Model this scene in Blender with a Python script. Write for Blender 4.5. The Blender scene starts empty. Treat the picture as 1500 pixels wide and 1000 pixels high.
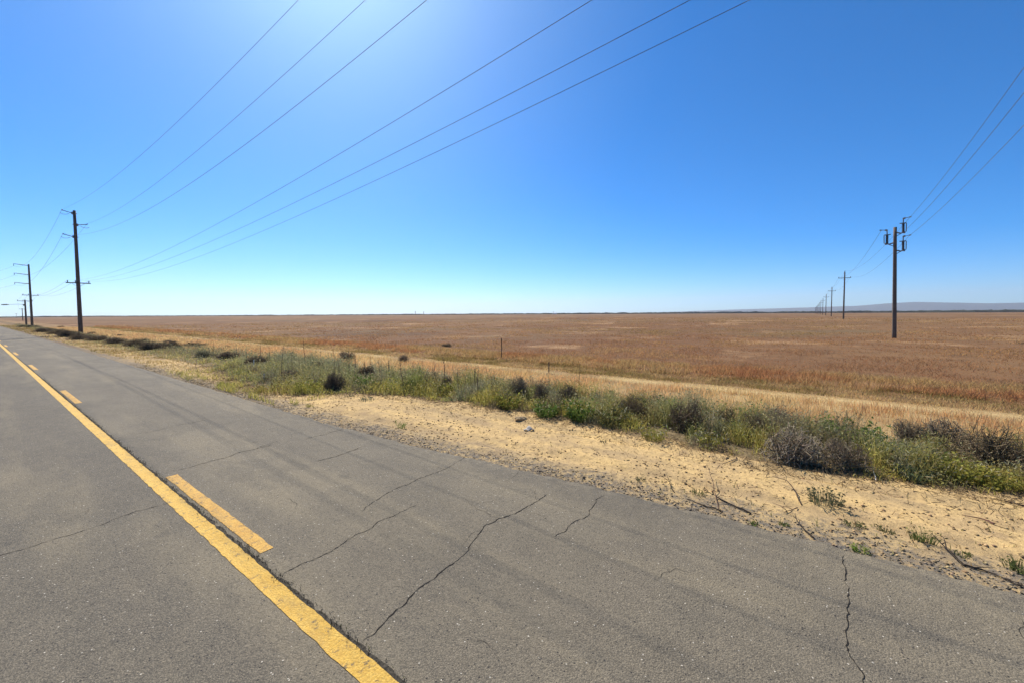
import bpy, math, random
import numpy as np
from mathutils import Vector, Matrix

R = math.radians
random.seed(7)
rng = np.random.default_rng(7)
sc = bpy.context.scene
col = sc.collection

# ------------------------------------------------------------------ camera, sky, sun, exposure
CAM_H, FPX = 2.5, 590.0            # eye height (m); focal length in pixels of the 1500 px wide frame
HEAD, PITCH, ROLL = 53.4, 2.6, 0.28
SHIFT_PX = 13.0
cam_d = bpy.data.cameras.new('camera')
cam_d.sensor_width = 36.0
cam_d.lens = 36.0 * FPX / 1500.0
cam_d.shift_y = -SHIFT_PX / 1500.0
cam_d.clip_start, cam_d.clip_end = 0.05, 40000.0
cam = bpy.data.objects.new('camera', cam_d)
col.objects.link(cam)
CAM_M = Matrix.Rotation(-R(HEAD), 3, 'Z') @ Matrix.Rotation(R(90 - PITCH), 3, 'X') @ Matrix.Rotation(-R(ROLL), 3, 'Z')
cam.matrix_world = Matrix.Translation((0, 0, CAM_H)) @ CAM_M.to_4x4()
sc.camera = cam

SUN_AZ, SUN_EL = 29.0, 47.0        # azimuth clockwise from +Y
SUN_DIR = Vector((math.sin(R(SUN_AZ)) * math.cos(R(SUN_EL)), math.cos(R(SUN_AZ)) * math.cos(R(SUN_EL)), math.sin(R(SUN_EL))))
world = bpy.data.worlds.new('World')
sc.world = world
world.use_nodes = True
wn, wl = world.node_tree.nodes, world.node_tree.links
wn.clear()
sky = wn.new('ShaderNodeTexSky')
sky.sky_type = 'NISHITA'
sky.sun_disc = False
sky.sun_elevation = R(SUN_EL)
sky.sun_rotation = R(SUN_AZ)
sky.altitude = 0
sky.air_density = 0.6
sky.dust_density = 0.55
sky.ozone_density = 8.0
hs = wn.new('ShaderNodeHueSaturation')
hs.inputs['Saturation'].default_value = 1.38
gm = wn.new('ShaderNodeGamma')
gm.inputs['Gamma'].default_value = 0.98
tn = wn.new('ShaderNodeMix')
tn.data_type, tn.blend_type = 'RGBA', 'MULTIPLY'
tn.inputs[0].default_value = 1.0
tn.inputs[7].default_value = (0.80, 1.0, 0.95, 1.0)
bg = wn.new('ShaderNodeBackground')
bg.inputs['Strength'].default_value = 0.131
wo = wn.new('ShaderNodeOutputWorld')
wl.new(sky.outputs[0], gm.inputs['Color'])
wl.new(gm.outputs[0], hs.inputs['Color'])
wl.new(hs.outputs[0], tn.inputs[6])
wl.new(tn.outputs[2], bg.inputs['Color'])
wl.new(bg.outputs[0], wo.inputs['Surface'])

sun_d = bpy.data.lights.new('sun', 'SUN')
sun_d.energy = 4.8
sun_d.angle = R(0.5)
sun_d.color = (1.0, 0.93, 0.82)
sun = bpy.data.objects.new('sun', sun_d)
sun.rotation_euler = SUN_DIR.to_track_quat('Z', 'Y').to_euler()
sun.location = (0, 0, 60)
col.objects.link(sun)
sc.view_settings.view_transform = 'Standard'
sc.view_settings.look = 'None'
sc.view_settings.exposure = 0.6
sc.view_settings.gamma = 1.0
sc.render.engine = 'CYCLES'
sc.cycles.use_denoising = True
sc.cycles.max_bounces = 6
sc.cycles.diffuse_bounces = 3
sc.cycles.transmission_bounces = 3
sc.cycles.volume_bounces = 0
sc.cycles.transparent_max_bounces = 6


def ray(px, py):
    v = Vector(((px - 750) / FPX, -(py - 500 + SHIFT_PX) / FPX, -1.0))
    return CAM_M @ v


# ------------------------------------------------------------------ noise and terrain height
def vnoise(x, y, seed=0):
    x = np.asarray(x, float); y = np.asarray(y, float)
    xi = np.floor(x).astype(np.int64); yi = np.floor(y).astype(np.int64)
    xf = x - xi; yf = y - yi
    u = xf * xf * (3 - 2 * xf); v = yf * yf * (3 - 2 * yf)

    def h(a, b):
        n = (a * 374761393 + b * 668265263 + seed * 974634777) & 0x7fffffff
        n = ((n ^ (n >> 13)) * 1274126177) & 0x7fffffff
        return ((n ^ (n >> 16)) & 0xffff) / 65535.0
    return (h(xi, yi) * (1 - u) + h(xi + 1, yi) * u) * (1 - v) + (h(xi, yi + 1) * (1 - u) + h(xi + 1, yi + 1) * u) * v


def fbm(x, y, oct=4, seed=0):
    s, a, t = 0, 0.5, 0
    for i in range(oct):
        s = s + a * vnoise(x * 2 ** i, y * 2 ** i, seed + i * 17); t += a; a *= 0.5
    return s / t


def sstep(a, b, x):
    t = np.clip((np.asarray(x, float) - a) / (b - a), 0, 1)
    return t * t * (3 - 2 * t)


XB = np.array([(-40, 8.5), (-6, 8.5), (-2.4, 8.45), (-1.2, 8.3), (-0.4, 8.1), (0.5, 8.05), (1.5, 8.25), (2.9, 8.4), (4.4, 8.55), (6.6, 8.5), (8.6, 8.35), (10.6, 8.0), (11.8, 7.3), (13, 6.1), (15, 5.85), (18, 6.0),
               (20, 6.3), (24, 7), (28, 7), (36, 6.8), (60, 7), (200, 7.6), (3000, 7.6)], float)


def xb(y):                          # where the bare sandy shoulder ends and the weeds begin
    return np.interp(y, XB[:, 0], XB[:, 1]) + 0.5 * (vnoise(np.asarray(y, float) * 1.7, 0.5, 3) - 0.5)


EDGE = 5.5
ED = np.array([(-200, 5.55), (-1.6, 5.51), (2.4, 5.36), (5.5, 5.06), (8.4, 4.89), (15, 4.87), (60, 4.80), (170, 4.72), (3000, 4.72)], float)


def redge(y):                       # right edge of the asphalt
    return np.interp(y, ED[:, 0], ED[:, 1])


def hgt(x, y):
    x = np.asarray(x, float); y = np.asarray(y, float)
    r = np.hypot(x, y)
    h = np.full(np.broadcast(x, y).shape, -0.035)
    x0 = x
    x = np.where(np.abs(x - 5.3) < 1.6, x - (redge(y) - EDGE) * np.clip(1.6 - np.abs(x - 5.3), 0, 1), x)
    h = np.where(x < EDGE - 0.05, -0.05, h)
    h = h - 0.05 * sstep(5.7, 8.8, x) - 0.06 * sstep(9, 11, x)
    near = np.clip(1.2 - r / 60, 0, 1) * sstep(5.35, 5.8, x)
    h = h + near * (0.035 * (fbm(x * 2.3, y * 1.6, 4, 5) - 0.5) + 0.030 * (fbm(x * 8, y * 8, 3, 9) - 0.5))
    for rx, rd in ((6.35, 0.030), (7.75, 0.034)):       # wheel ruts pressed into the sand
        d_ = x - rx - 0.25 * (fbm(y * 0.25, y * 0 + rx, 2, 77) - 0.5)
        h = h + near * (0.5 * rd * np.exp(-((np.abs(d_) - 0.25) / 0.09) ** 2) - rd * np.exp(-(d_ / 0.14) ** 2)) * (1 - sstep(9, 13, y))
    h = h + 0.012 * sstep(5.45, 5.6, x) * (1 - sstep(5.8, 6.4, x))
    h = h + 0.10 * sstep(17.5, 18.6, x) * (1 - sstep(19.5, 22, x))
    h = h + sstep(16, 60, x) * 0.22 * (fbm(x / 19, y / 19, 3, 21) - 0.5)
    h = h + 0.95 * sstep(58, 150, x) * (1 - sstep(2000, 3500, r))
    h = h - 0.06 * sstep(-2.4, -5, x)
    return h


def G(px, py, z=None):              # the spot of ground seen at that point of the photograph
    d = ray(px, py)
    zz = -0.06 if z is None else z
    for _ in range(4 if z is None else 1):
        t = (zz - CAM_H) / d.z
        x, y = d.x * t, d.y * t
        if z is None:
            zz = float(hgt(x, y))
    return Vector((x, y, zz))


def depth(x, y):
    return x * math.sin(R(HEAD)) + y * math.cos(R(HEAD))


# ------------------------------------------------------------------ tagging and mesh helpers
def tag(o, label=None, cat=None, group=None, kind=None):
    for k, v in (('label', label), ('category', cat), ('group', group), ('kind', kind)):
        if v:
            o[k] = v
    return o


def empty(name, loc=(0, 0, 0), rz=0.0):
    o = bpy.data.objects.new(name, None)
    o.empty_display_size = 0.3
    o.location = loc
    o.rotation_euler = (0, 0, rz)
    col.objects.link(o)
    return o


def mesh_np(name, V, F, mat=None, C=None, parent=None, smooth=False, link=True):
    """V (n,3); F (m,3) or (m,4) index array; C (n,3) per vertex colour"""
    V = np.asarray(V, np.float32); F = np.asarray(F, np.int32)
    me = bpy.data.meshes.new(name)
    k = F.shape[1]
    me.vertices.add(len(V)); me.vertices.foreach_set('co', V.ravel())
    me.loops.add(F.size); me.loops.foreach_set('vertex_index', F.ravel())
    me.polygons.add(len(F))
    me.polygons.foreach_set('loop_start', np.arange(0, F.size, k, dtype=np.int32))
    if smooth:
        me.polygons.foreach_set('use_smooth', np.ones(len(F), bool))
    me.update(calc_edges=True)
    if C is not None:
        ca = me.color_attributes.new('tint', 'FLOAT_COLOR', 'POINT')
        c4 = np.ones((len(V), 4), np.float32); c4[:, :3] = C
        ca.data.foreach_set('color', c4.ravel())
    if mat:
        me.materials.append(mat)
    o = bpy.data.objects.new(name, me)
    if link:
        col.objects.link(o)
    if parent:
        o.parent = parent
    return o


class MB:
    """collects tubes, boxes and lathes into one mesh"""
    def __init__(s):
        s.v = []; s.f = []; s.c = []

    def add(s, vs, fs, c=None):
        b = len(s.v)
        s.v += [tuple(v) for v in vs]
        s.f += [tuple(i + b for i in f) for f in fs]
        s.c += [c or (1, 1, 1)] * len(vs)

    def tube(s, pts, rad, n=8, cap=True, c=None):
        pts = [Vector(p) for p in pts]
        if not hasattr(rad, '__len__'):
            rad = [rad] * len(pts)
        vs, fs = [], []
        up = None
        for i, p in enumerate(pts):
            t = (pts[min(i + 1, len(pts) - 1)] - pts[max(i - 1, 0)]).normalized()
            if up is None:
                up = Vector((0, 0, 1)) if abs(t.z) < 0.9 else Vector((1, 0, 0))
            a = t.cross(up)
            if a.length < 1e-5:
                a = t.orthogonal()
            a.normalize(); b = a.cross(t).normalized(); up = b
            for k in range(n):
                w = 2 * math.pi * k / n
                vs.append(p + (a * math.cos(w) + b * math.sin(w)) * rad[i])
        for i in range(len(pts) - 1):
            for k in range(n):
                fs.append((i * n + k, i * n + (k + 1) % n, (i + 1) * n + (k + 1) % n, (i + 1) * n + k))
        if cap:
            fs.append(tuple(range(n - 1, -1, -1)))
            fs.append(tuple(range((len(pts) - 1) * n, len(pts) * n)))
        s.add(vs, fs, c)

    def box(s, c0, size, rz=0.0, bev=0.0):
        x, y, z = (d / 2 for d in size)
        vs = [(sx * x, sy * y, sz * z) for sz in (-1, 1) for sy in (-1, 1) for sx in (-1, 1)]
        ca, sa = math.cos(rz), math.sin(rz)
        vs = [(c0[0] + a * ca - b * sa, c0[1] + a * sa + b * ca, c0[2] + d) for a, b, d in vs]
        s.add(vs, [(0, 2, 3, 1), (4, 5, 7, 6), (0, 1, 5, 4), (2, 6, 7, 3), (0, 4, 6, 2), (1, 3, 7, 5)])

    def sheds(s, p, q, r0, r1, k, n=10):        # a ribbed insulator from p to q
        p, q = Vector(p), Vector(q)
        pts, rad = [], []
        for i in range(k):
            a, b = i / k, (i + 1) / k
            for t, rr in ((a + 0.02 / k, r0), (a + 0.35 / k, r0), (a + 0.45 / k, r1), (a + 0.75 / k, r1 * 0.75)):
                pts.append(p.lerp(q, t)); rad.append(rr)
        pts.append(q); rad.append(r0)
        s.tube(pts, rad, n)

    def build(s, name, mat, parent=None, smooth=False, colors=False):
        me = bpy.data.meshes.new(name)
        me.from_pydata(s.v, [], s.f)
        me.update()
        if colors:
            ca = me.color_attributes.new('tint', 'FLOAT_COLOR', 'POINT')
            c4 = np.ones((len(s.v), 4), np.float32); c4[:, :3] = np.array(s.c)
            ca.data.foreach_set('color', c4.ravel())
        if smooth:
            me.polygons.foreach_set('use_smooth', np.ones(len(me.polygons), bool))
        me.materials.append(mat)
        o = bpy.data.objects.new(name, me)
        col.objects.link(o)
        if parent:
            o.parent = parent
        return o


def copy_tree(o, parent=None):
    c = o.copy()
    col.objects.link(c)
    c.parent = parent
    for ch in o.children:
        copy_tree(ch, c)
    return c


# ------------------------------------------------------------------ materials
class NT:
    def __init__(s, name):
        s.m = bpy.data.materials.new(name)
        s.m.use_nodes = True
        s.t = s.m.node_tree
        s.t.nodes.clear()
        s.out = s.t.nodes.new('ShaderNodeOutputMaterial')
        s.pos = s.n('ShaderNodeTexCoord').outputs['Object']

    def n(s, typ, **kw):
        nd = s.t.nodes.new(typ)
        for k, v in kw.items():
            setattr(nd, k, v)
        return nd

    def link(s, a, b):
        s.t.links.new(a, b)

    def put(s, sock, v):
        if hasattr(v, 'links'):
            s.link(v, sock)
        else:
            sock.default_value = v if not (isinstance(v, tuple) and len(v) == 3 and sock.type == 'RGBA') else (*v, 1)

    def map(s, scale=(1, 1, 1), rot=(0, 0, 0), loc=(0, 0, 0), vec=None):
        m = s.n('ShaderNodeMapping')
        m.inputs['Scale'].default_value = scale
        m.inputs['Rotation'].default_value = rot
        m.inputs['Location'].default_value = loc
        s.link(vec or s.pos, m.inputs['Vector'])
        return m.outputs[0]

    def noise(s, scale, detail=4, rough=0.55, vec=None, dist=0.0):
        m = s.n('ShaderNodeTexNoise')
        m.inputs['Scale'].default_value = scale
        m.inputs['Detail'].default_value = detail
        m.inputs['Roughness'].default_value = rough
        m.inputs['Distortion'].default_value = dist
        s.link(vec or s.pos, m.inputs['Vector'])
        return m.outputs['Fac']

    def voro(s, scale, vec=None, feature='F1'):
        m = s.n('ShaderNodeTexVoronoi', feature=feature)
        m.inputs['Scale'].default_value = scale
        s.link(vec or s.pos, m.inputs['Vector'])
        return m

    def ramp(s, f, lo, hi, a=0.0, b=1.0):
        m = s.n('ShaderNodeMapRange', interpolation_type='SMOOTHSTEP')
        m.inputs['From Min'].default_value = lo
        m.inputs['From Max'].default_value = hi
        m.inputs['To Min'].default_value = a
        m.inputs['To Max'].default_value = b
        s.put(m.inputs['Value'], f)
        return m.outputs[0]

    def mix(s, f, a, b, mode='MIX'):
        m = s.n('ShaderNodeMix', data_type='RGBA', blend_type=mode)
        s.put(m.inputs[0], f); s.put(m.inputs[6], a); s.put(m.inputs[7], b)
        return m.outputs[2]

    def math(s, op, a, b=0.0):
        m = s.n('ShaderNodeMath', operation=op)
        s.put(m.inputs[0], a); s.put(m.inputs[1], b)
        return m.outputs[0]

    def attr(s, name='tint'):
        return s.n('ShaderNodeAttribute', attribute_name=name)

    def bump(s, h, strength, dist):
        m = s.n('ShaderNodeBump')
        m.inputs['Strength'].default_value = strength
        m.inputs['Distance'].default_value = dist
        s.link(h, m.inputs['Height'])
        return m.outputs[0]

    def surf(s, color, rough=0.8, spec=0.3, normal=None, metal=0.0):
        p = s.n('ShaderNodeBsdfPrincipled')
        s.put(p.inputs['Base Color'], color)
        s.put(p.inputs['Roughness'], rough)
        p.inputs['Specular IOR Level'].default_value = spec
        p.inputs['Metallic'].default_value = metal
        if normal:
            s.link(normal, p.inputs['Normal'])
        s.link(p.outputs[0], s.out.inputs['Surface'])
        return s.m


def simple(name, c, c2, scale=8, rough=0.8, spec=0.3, metal=0.0, stretch=(1, 1, 1), bump=0.0):
    t = NT(name)
    n = t.noise(scale, 5, 0.6, t.map(stretch))
    return t.surf(t.mix(t.ramp(n, 0.3, 0.7), c, c2), rough, spec, t.bump(n, bump, 0.02) if bump else None, metal)


def leaf_mat(name, trans=0.35, gain=1.0, fine=None):
    t = NT(name)
    a = t.attr().outputs['Color']
    d = t.n('ShaderNodeBsdfDiffuse'); tr = t.n('ShaderNodeBsdfTranslucent'); m = t.n('ShaderNodeMixShader')
    t.link(a, d.inputs['Color']); t.link(a, tr.inputs['Color'])
    m.inputs[0].default_value = trans
    t.link(d.outputs[0], m.inputs[1]); t.link(tr.outputs[0], m.inputs[2])
    t.link(m.outputs[0], t.out.inputs['Surface'])
    return t.m


def road_mat():
    t = NT('old_asphalt')
    x = t.n('ShaderNodeSeparateXYZ'); t.link(t.pos, x.inputs[0])
    big = t.noise(0.5, 4, 0.6, t.map((1.6, 0.35, 1)))
    mid = t.noise(3.2, 5, 0.6)
    c = t.mix(t.ramp(big, 0.3, 0.72), (0.120, 0.102, 0.074), (0.172, 0.146, 0.103))
    # long dark bands running along the right lane
    warp = t.math('ADD', x.outputs[0], t.math('MULTIPLY', t.noise(0.35, 3, 0.5), 0.7))
    band = t.noise(1.0, 4, 0.65, t.map((1.5, 0.09, 0.0)), 0.9)
    c = t.mix(t.math('MULTIPLY', t.math('MULTIPLY', t.ramp(warp, 1.9, 2.7), t.ramp(band, 0.42, 0.85, 0.0, 0.42)), t.ramp(t.noise(0.9, 4, 0.6, t.map((1.5, 0.5, 1), loc=(3, 9, 0))), 0.25, 0.7)), c, (0.080, 0.069, 0.052))
    c = t.mix(t.ramp(warp, 1.5, 2.6, 0.55, 0.0), c, (0.086, 0.077, 0.063))
    c = t.mix(t.ramp(mid, 0.35, 0.75, 0.0, 0.35), c, (0.185, 0.155, 0.110))
    c = t.mix(t.math('MULTIPLY', t.ramp(t.noise(1.0, 4, 0.6, t.map((0.9, 0.12, 0.0), loc=(4.3, 1.7, 0))), 0.46, 0.66), 0.55), c, (0.25, 0.205, 0.13))
    c = t.mix(t.ramp(t.noise(0.42, 5, 0.6, t.map(loc=(8, 2, 0))), 0.48, 0.66, 0.0, 0.45), c, (0.098, 0.085, 0.064))
    strip_ = t.math('MULTIPLY', t.ramp(t.noise(1.3, 6, 0.7, t.map((1.2, 0.5, 1), loc=(2, 6, 0))), 0.50, 0.62), 0.4)
    c = t.mix(strip_, c, (0.088, 0.078, 0.062))
    oil = t.math('MULTIPLY', t.ramp(t.noise(1.0, 4, 0.6, t.map((2.2, 0.9, 1), loc=(9, 1, 0))), 0.66, 0.74), 0.45)
    c = t.mix(oil, c, (0.055, 0.05, 0.043))
    # stones of the aggregate
    v1 = t.voro(80); v2 = t.voro(170)
    g1 = t.n('ShaderNodeSeparateColor'); t.link(v1.outputs['Color'], g1.inputs[0])
    g2 = t.n('ShaderNodeSeparateColor'); t.link(v2.outputs['Color'], g2.inputs[0])
    c = t.mix(t.ramp(g1.outputs[0], 0.2, 1.0, 0.0, 0.45), c, (0.046, 0.042, 0.036))
    c = t.mix(t.ramp(g2.outputs[1], 0.45, 1.0, 0.0, 0.48), c, (0.34, 0.285, 0.20))
    v3 = t.voro(42)
    g3 = t.n('ShaderNodeSeparateColor'); t.link(v3.outputs['Color'], g3.inputs[0])
    spot = t.math('MULTIPLY', t.ramp(g3.outputs[0], 0.955, 0.96), t.ramp(v3.outputs['Distance'], 0.16, 0.30, 1.0, 0.0))
    c = t.mix(spot, c, (0.52, 0.47, 0.38))
    pit = t.math('MULTIPLY', t.ramp(g3.outputs[1], 0.90, 0.91), t.ramp(v3.outputs['Distance'], 0.2, 0.36, 1.0, 0.0))
    c = t.mix(pit, c, (0.035, 0.032, 0.03))
    # crumbled, dirtier outer edge
    edge = t.math('MULTIPLY', t.ramp(t.attr('rim').outputs['Fac'], 0.0, 1.0), t.ramp(t.noise(7, 4, 0.6), 0.4, 0.62))
    c = t.mix(t.math('MULTIPLY', edge, 0.5), c, (0.085, 0.075, 0.062))
    h = t.math('ADD', t.math('MULTIPLY', v1.outputs['Distance'], -1.0), t.math('MULTIPLY', t.noise(150, 3, 0.7), 0.8))
    return t.surf(c, 0.85, 0.16, t.bump(h, 0.65, 0.008))


def ground_mat():
    t = NT('verge_and_field_soil')
    zone = t.n('ShaderNodeSeparateColor'); t.link(t.attr().outputs['Color'], zone.inputs[0])
    x = t.n('ShaderNodeSeparateXYZ'); t.link(t.pos, x.inputs[0])
    # dry field, seen from near and far
    a = t.noise(0.011, 6, 0.62, t.map((1, 1, 1)))
    b = t.noise(0.07, 6, 0.65, t.map((1, 1, 1), loc=(31, 7, 0)))
    d = t.noise(0.6, 5, 0.65)
    c = t.mix(t.ramp(a, 0.36, 0.62), (0.165, 0.084, 0.038), (0.21, 0.120, 0.054))
    c = t.mix(t.ramp(b, 0.53, 0.68, 0.0, 0.9), c, (0.40, 0.245, 0.12))
    c = t.mix(t.ramp(t.noise(0.022, 6, 0.65, t.map(loc=(71, 17, 0))), 0.54, 0.66, 0.0, 0.75), c, (0.095, 0.055, 0.030))
    c = t.mix(t.ramp(t.noise(0.03, 5, 0.6, t.map(loc=(5, 50, 0))), 0.52, 0.66, 0.0, 0.6), c, (0.145, 0.105, 0.052))
    c = t.mix(t.ramp(d, 0.40, 0.72, 0.0, 0.6), c, (0.10, 0.058, 0.030))
    # sandy shoulder
    n1 = t.noise(1.6, 6, 0.62); n2 = t.noise(13, 5, 0.65); n3 = t.noise(60, 4, 0.7)
    s = t.mix(t.ramp(n1, 0.3, 0.7), (0.64, 0.44, 0.185), (0.48, 0.335, 0.16))
    s = t.mix(t.ramp(n2, 0.46, 0.70, 0.0, 0.65), s, (0.25, 0.165, 0.080))
    s = t.mix(t.ramp(n3, 0.52, 0.66, 0.0, 0.65), s, (0.19, 0.125, 0.065))
    s = t.mix(t.ramp(t.noise(0.8, 4, 0.6, t.map((2.2, 0.25, 1))), 0.45, 0.7, 0.0, 0.65), s, (0.30, 0.215, 0.12))
    s = t.mix(t.ramp(t.noise(2.7, 6, 0.7, t.map(loc=(3, 3, 0))), 0.50, 0.64, 0.0, 0.5), s, (0.31, 0.215, 0.12))
    # soil and litter under the weeds
    w = t.mix(t.ramp(n2, 0.35, 0.65), (0.13, 0.10, 0.055), (0.24, 0.175, 0.09))
    # asphalt crumbs and grit by the road
    g = t.mix(t.ramp(n3, 0.4, 0.6), (0.06, 0.055, 0.05), (0.19, 0.165, 0.13))
    # mown straw track
    st = t.mix(t.ramp(n2, 0.35, 0.65), (0.52, 0.39, 0.18), (0.42, 0.29, 0.135))
    c = t.mix(zone.outputs[0], c, s)
    c = t.mix(zone.outputs[1], c, w)
    c = t.mix(t.attr('straw').outputs['Fac'], c, st)
    gm = t.math('MULTIPLY', zone.outputs[2], t.ramp(t.math('ADD', n2, t.math('MULTIPLY', n3, 0.5)), 0.55, 0.9, 0.25, 1.0))
    c = t.mix(gm, c, g)
    h = t.math('ADD', n2, t.math('MULTIPLY', n3, 0.5))
    return t.surf(c, 0.95, 0.1, t.bump(h, 0.6, 0.03))


def paint_mat(name, c1, c2, wear=0.5):
    t = NT(name)
    n = t.noise(3.5, 6, 0.7); v = t.voro(62); v2 = t.voro(150)
    g = t.n('ShaderNodeSeparateColor'); t.link(v.outputs['Color'], g.inputs[0])
    g2 = t.n('ShaderNodeSeparateColor'); t.link(v2.outputs['Color'], g2.inputs[0])
    c = t.mix(t.ramp(n, 0.3, 0.7), c1, c2)
    c = t.mix(t.ramp(g.outputs[0], 0.3, 1.0, 0.0, 0.35), c, (0.34, 0.19, 0.04))
    c = t.mix(t.ramp(g2.outputs[0], 0.6, 1.0, 0.0, 0.45), c, (0.80, 0.58, 0.16))
    dirt = t.math('MULTIPLY', t.ramp(t.noise(2.2, 6, 0.7, t.map((3, 0.8, 1))), 0.45, 0.75), 0.45)
    c = t.mix(dirt, c, (0.27, 0.19, 0.085))
    worn = t.math('MULTIPLY', t.ramp(t.noise(11, 8, 0.75), wear, wear + 0.10), t.ramp(g.outputs[1], 0.15, 0.6))
    c = t.mix(t.math('MULTIPLY', worn, 0.9), c, (0.115, 0.095, 0.066))
    h = t.math('ADD', t.math('MULTIPLY', v.outputs['Distance'], -1.0), t.noise(150, 3, 0.7))
    return t.surf(c, 0.7, 0.2, t.bump(h, 0.7, 0.009))


M = {}
M['road'] = road_mat()
M['ground'] = ground_mat()
M['line'] = paint_mat('yellow_road_paint', (0.69, 0.42, 0.08), (0.60, 0.345, 0.055), 0.53)
M['dash'] = paint_mat('orange_worn_road_paint', (0.62, 0.35, 0.07), (0.52, 0.27, 0.05), 0.51)
M['crack'] = simple('crack_fill_and_shade', (0.012, 0.011, 0.010), (0.035, 0.03, 0.026), 30, 0.95, 0.05)  # one dark colour for dirt fill and the shade inside the cracks
M['joint'] = simple('joint_dirt', (0.030, 0.027, 0.022), (0.10, 0.086, 0.065), 40, 0.95, 0.05, bump=0.5)
M['leaf'] = leaf_mat('weed_leaves', 0.46)
M['dry'] = leaf_mat('dry_grass_blades', 0.5)
M['twig'] = leaf_mat('dead_twigs', 0.0)
M['stone'] = leaf_mat('loose_grit', 0.0)
M['pole'] = simple('weathered_pole_wood', (0.085, 0.060, 0.044), (0.19, 0.135, 0.095), 6, 0.85, 0.2, stretch=(6, 6, 0.35), bump=0.4)
M['pole2'] = simple('grey_pole_wood', (0.10, 0.073, 0.055), (0.20, 0.15, 0.11), 6, 0.85, 0.2, stretch=(6, 6, 0.35), bump=0.4)
M['arm'] = simple('crossarm_wood', (0.09, 0.075, 0.06), (0.16, 0.13, 0.10), 9, 0.85, 0.2, stretch=(4, 0.5, 4))
M['steel'] = simple('galvanised_steel', (0.16, 0.165, 0.17), (0.26, 0.26, 0.26), 14, 0.5, 0.5, 0.6)
M['porcelain'] = simple('grey_porcelain', (0.055, 0.045, 0.04), (0.11, 0.095, 0.085), 11, 0.7, 0.2)
M['wire'] = simple('aluminium_wire', (0.10, 0.10, 0.105), (0.17, 0.17, 0.17), 3, 0.6, 0.4, 0.3)
M['rust'] = simple('rusty_post', (0.07, 0.045, 0.03), (0.14, 0.085, 0.055), 25, 0.85, 0.2)
M['white'] = simple('white_panel', (0.72, 0.72, 0.70), (0.62, 0.62, 0.60), 2, 0.6, 0.3)
M['roofing'] = simple('pale_roof_sheet', (0.5, 0.5, 0.5), (0.4, 0.4, 0.4), 2, 0.6, 0.3)
M['treeline'] = simple('far_tree_crowns', (0.030, 0.034, 0.020), (0.06, 0.058, 0.036), 0.05, 0.9, 0.1)
M['hill'] = simple('hazed_hill_slopes', (0.018, 0.024, 0.034), (0.035, 0.042, 0.05), 0.0015, 0.95, 0.05)  # bluish tint puts some of the distance haze into the base colour
M['scrap'] = simple('bleached_scrap', (0.40, 0.36, 0.31), (0.28, 0.25, 0.21), 20, 0.7, 0.3)
M['clod'] = simple('dry_clod', (0.38, 0.27, 0.15), (0.50, 0.36, 0.19), 14, 0.95, 0.1, bump=0.6)

# ------------------------------------------------------------------ ground
def axis(lo, hi, step, far_lo, far_hi, g=1.13):
    a = list(np.arange(lo, hi + 1e-6, step))
    s, p = step, hi
    while p < far_hi:
        s *= g; p += s; a.append(min(p, far_hi))
    s, p = step, lo
    while p > far_lo:
        s *= g; p -= s; a.insert(0, max(p, far_lo))
    return np.array(sorted(set(np.round(a, 5))))


FAR = 14000.0
gx = axis(4.6, 9.6, 0.045, -FAR, FAR)
gy = axis(-7, 26, 0.06, -FAR, FAR, 1.10)
X, Y = np.meshgrid(gx, gy)
Z = hgt(X, Y)
nx, ny = len(gx), len(gy)
idx = np.arange(nx * ny).reshape(ny, nx)
F = np.stack([idx[:-1, :-1], idx[:-1, 1:], idx[1:, 1:], idx[1:, :-1]], -1).reshape(-1, 4)
XE = X - (redge(Y) - EDGE)
jit = 0.5 * (fbm(X * 3, Y * 3, 3, 40) - 0.5)
bnd = xb(Y)
sand = sstep(EDGE - 0.6, EDGE - 0.3, XE) * (1 - sstep(bnd - 0.1, bnd + 0.35, X + jit)) * (1 - 0.75 * sstep(18, 60, Y))
sand = np.maximum(sand, (X < -2.0) * sstep(-6, -4, X))
weed = sstep(bnd - 0.1, bnd + 0.3, X + jit) * (1 - sstep(10.4, 11.3, X + 2 * jit)) * (1 - 0.4 * sstep(40, 120, Y))
grit = (1 - sstep(5.7, 6.6, XE + 1.2 * jit)) * sstep(4.9, 5.2, XE)
straw = 1.0 * sstep(14.7, 15.2, X + 0.5 * jit) * (1 - sstep(15.8, 16.6, X + 0.5 * jit))
straw = np.maximum(straw, 0.9 * sstep(10.6, 11.5, X + 2 * jit) * (1 - sstep(14.2, 14.6, X)))
ground = mesh_np('ground', np.stack([X, Y, Z], -1).reshape(-1, 3), F, M['ground'], np.stack([sand, weed, grit], -1).reshape(-1, 3), smooth=True)
straw = straw * (1 - 0.65 * sstep(18, 60, Y)) * (0.45 + 0.55 * sstep(0.36, 0.6, fbm(X * 0.9, Y * 0.22, 4, 78)))
at = ground.data.attributes.new('straw', 'FLOAT', 'POINT')
at.data.foreach_set('value', straw.ravel().astype(np.float32))
tag(ground, kind='structure')

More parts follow.
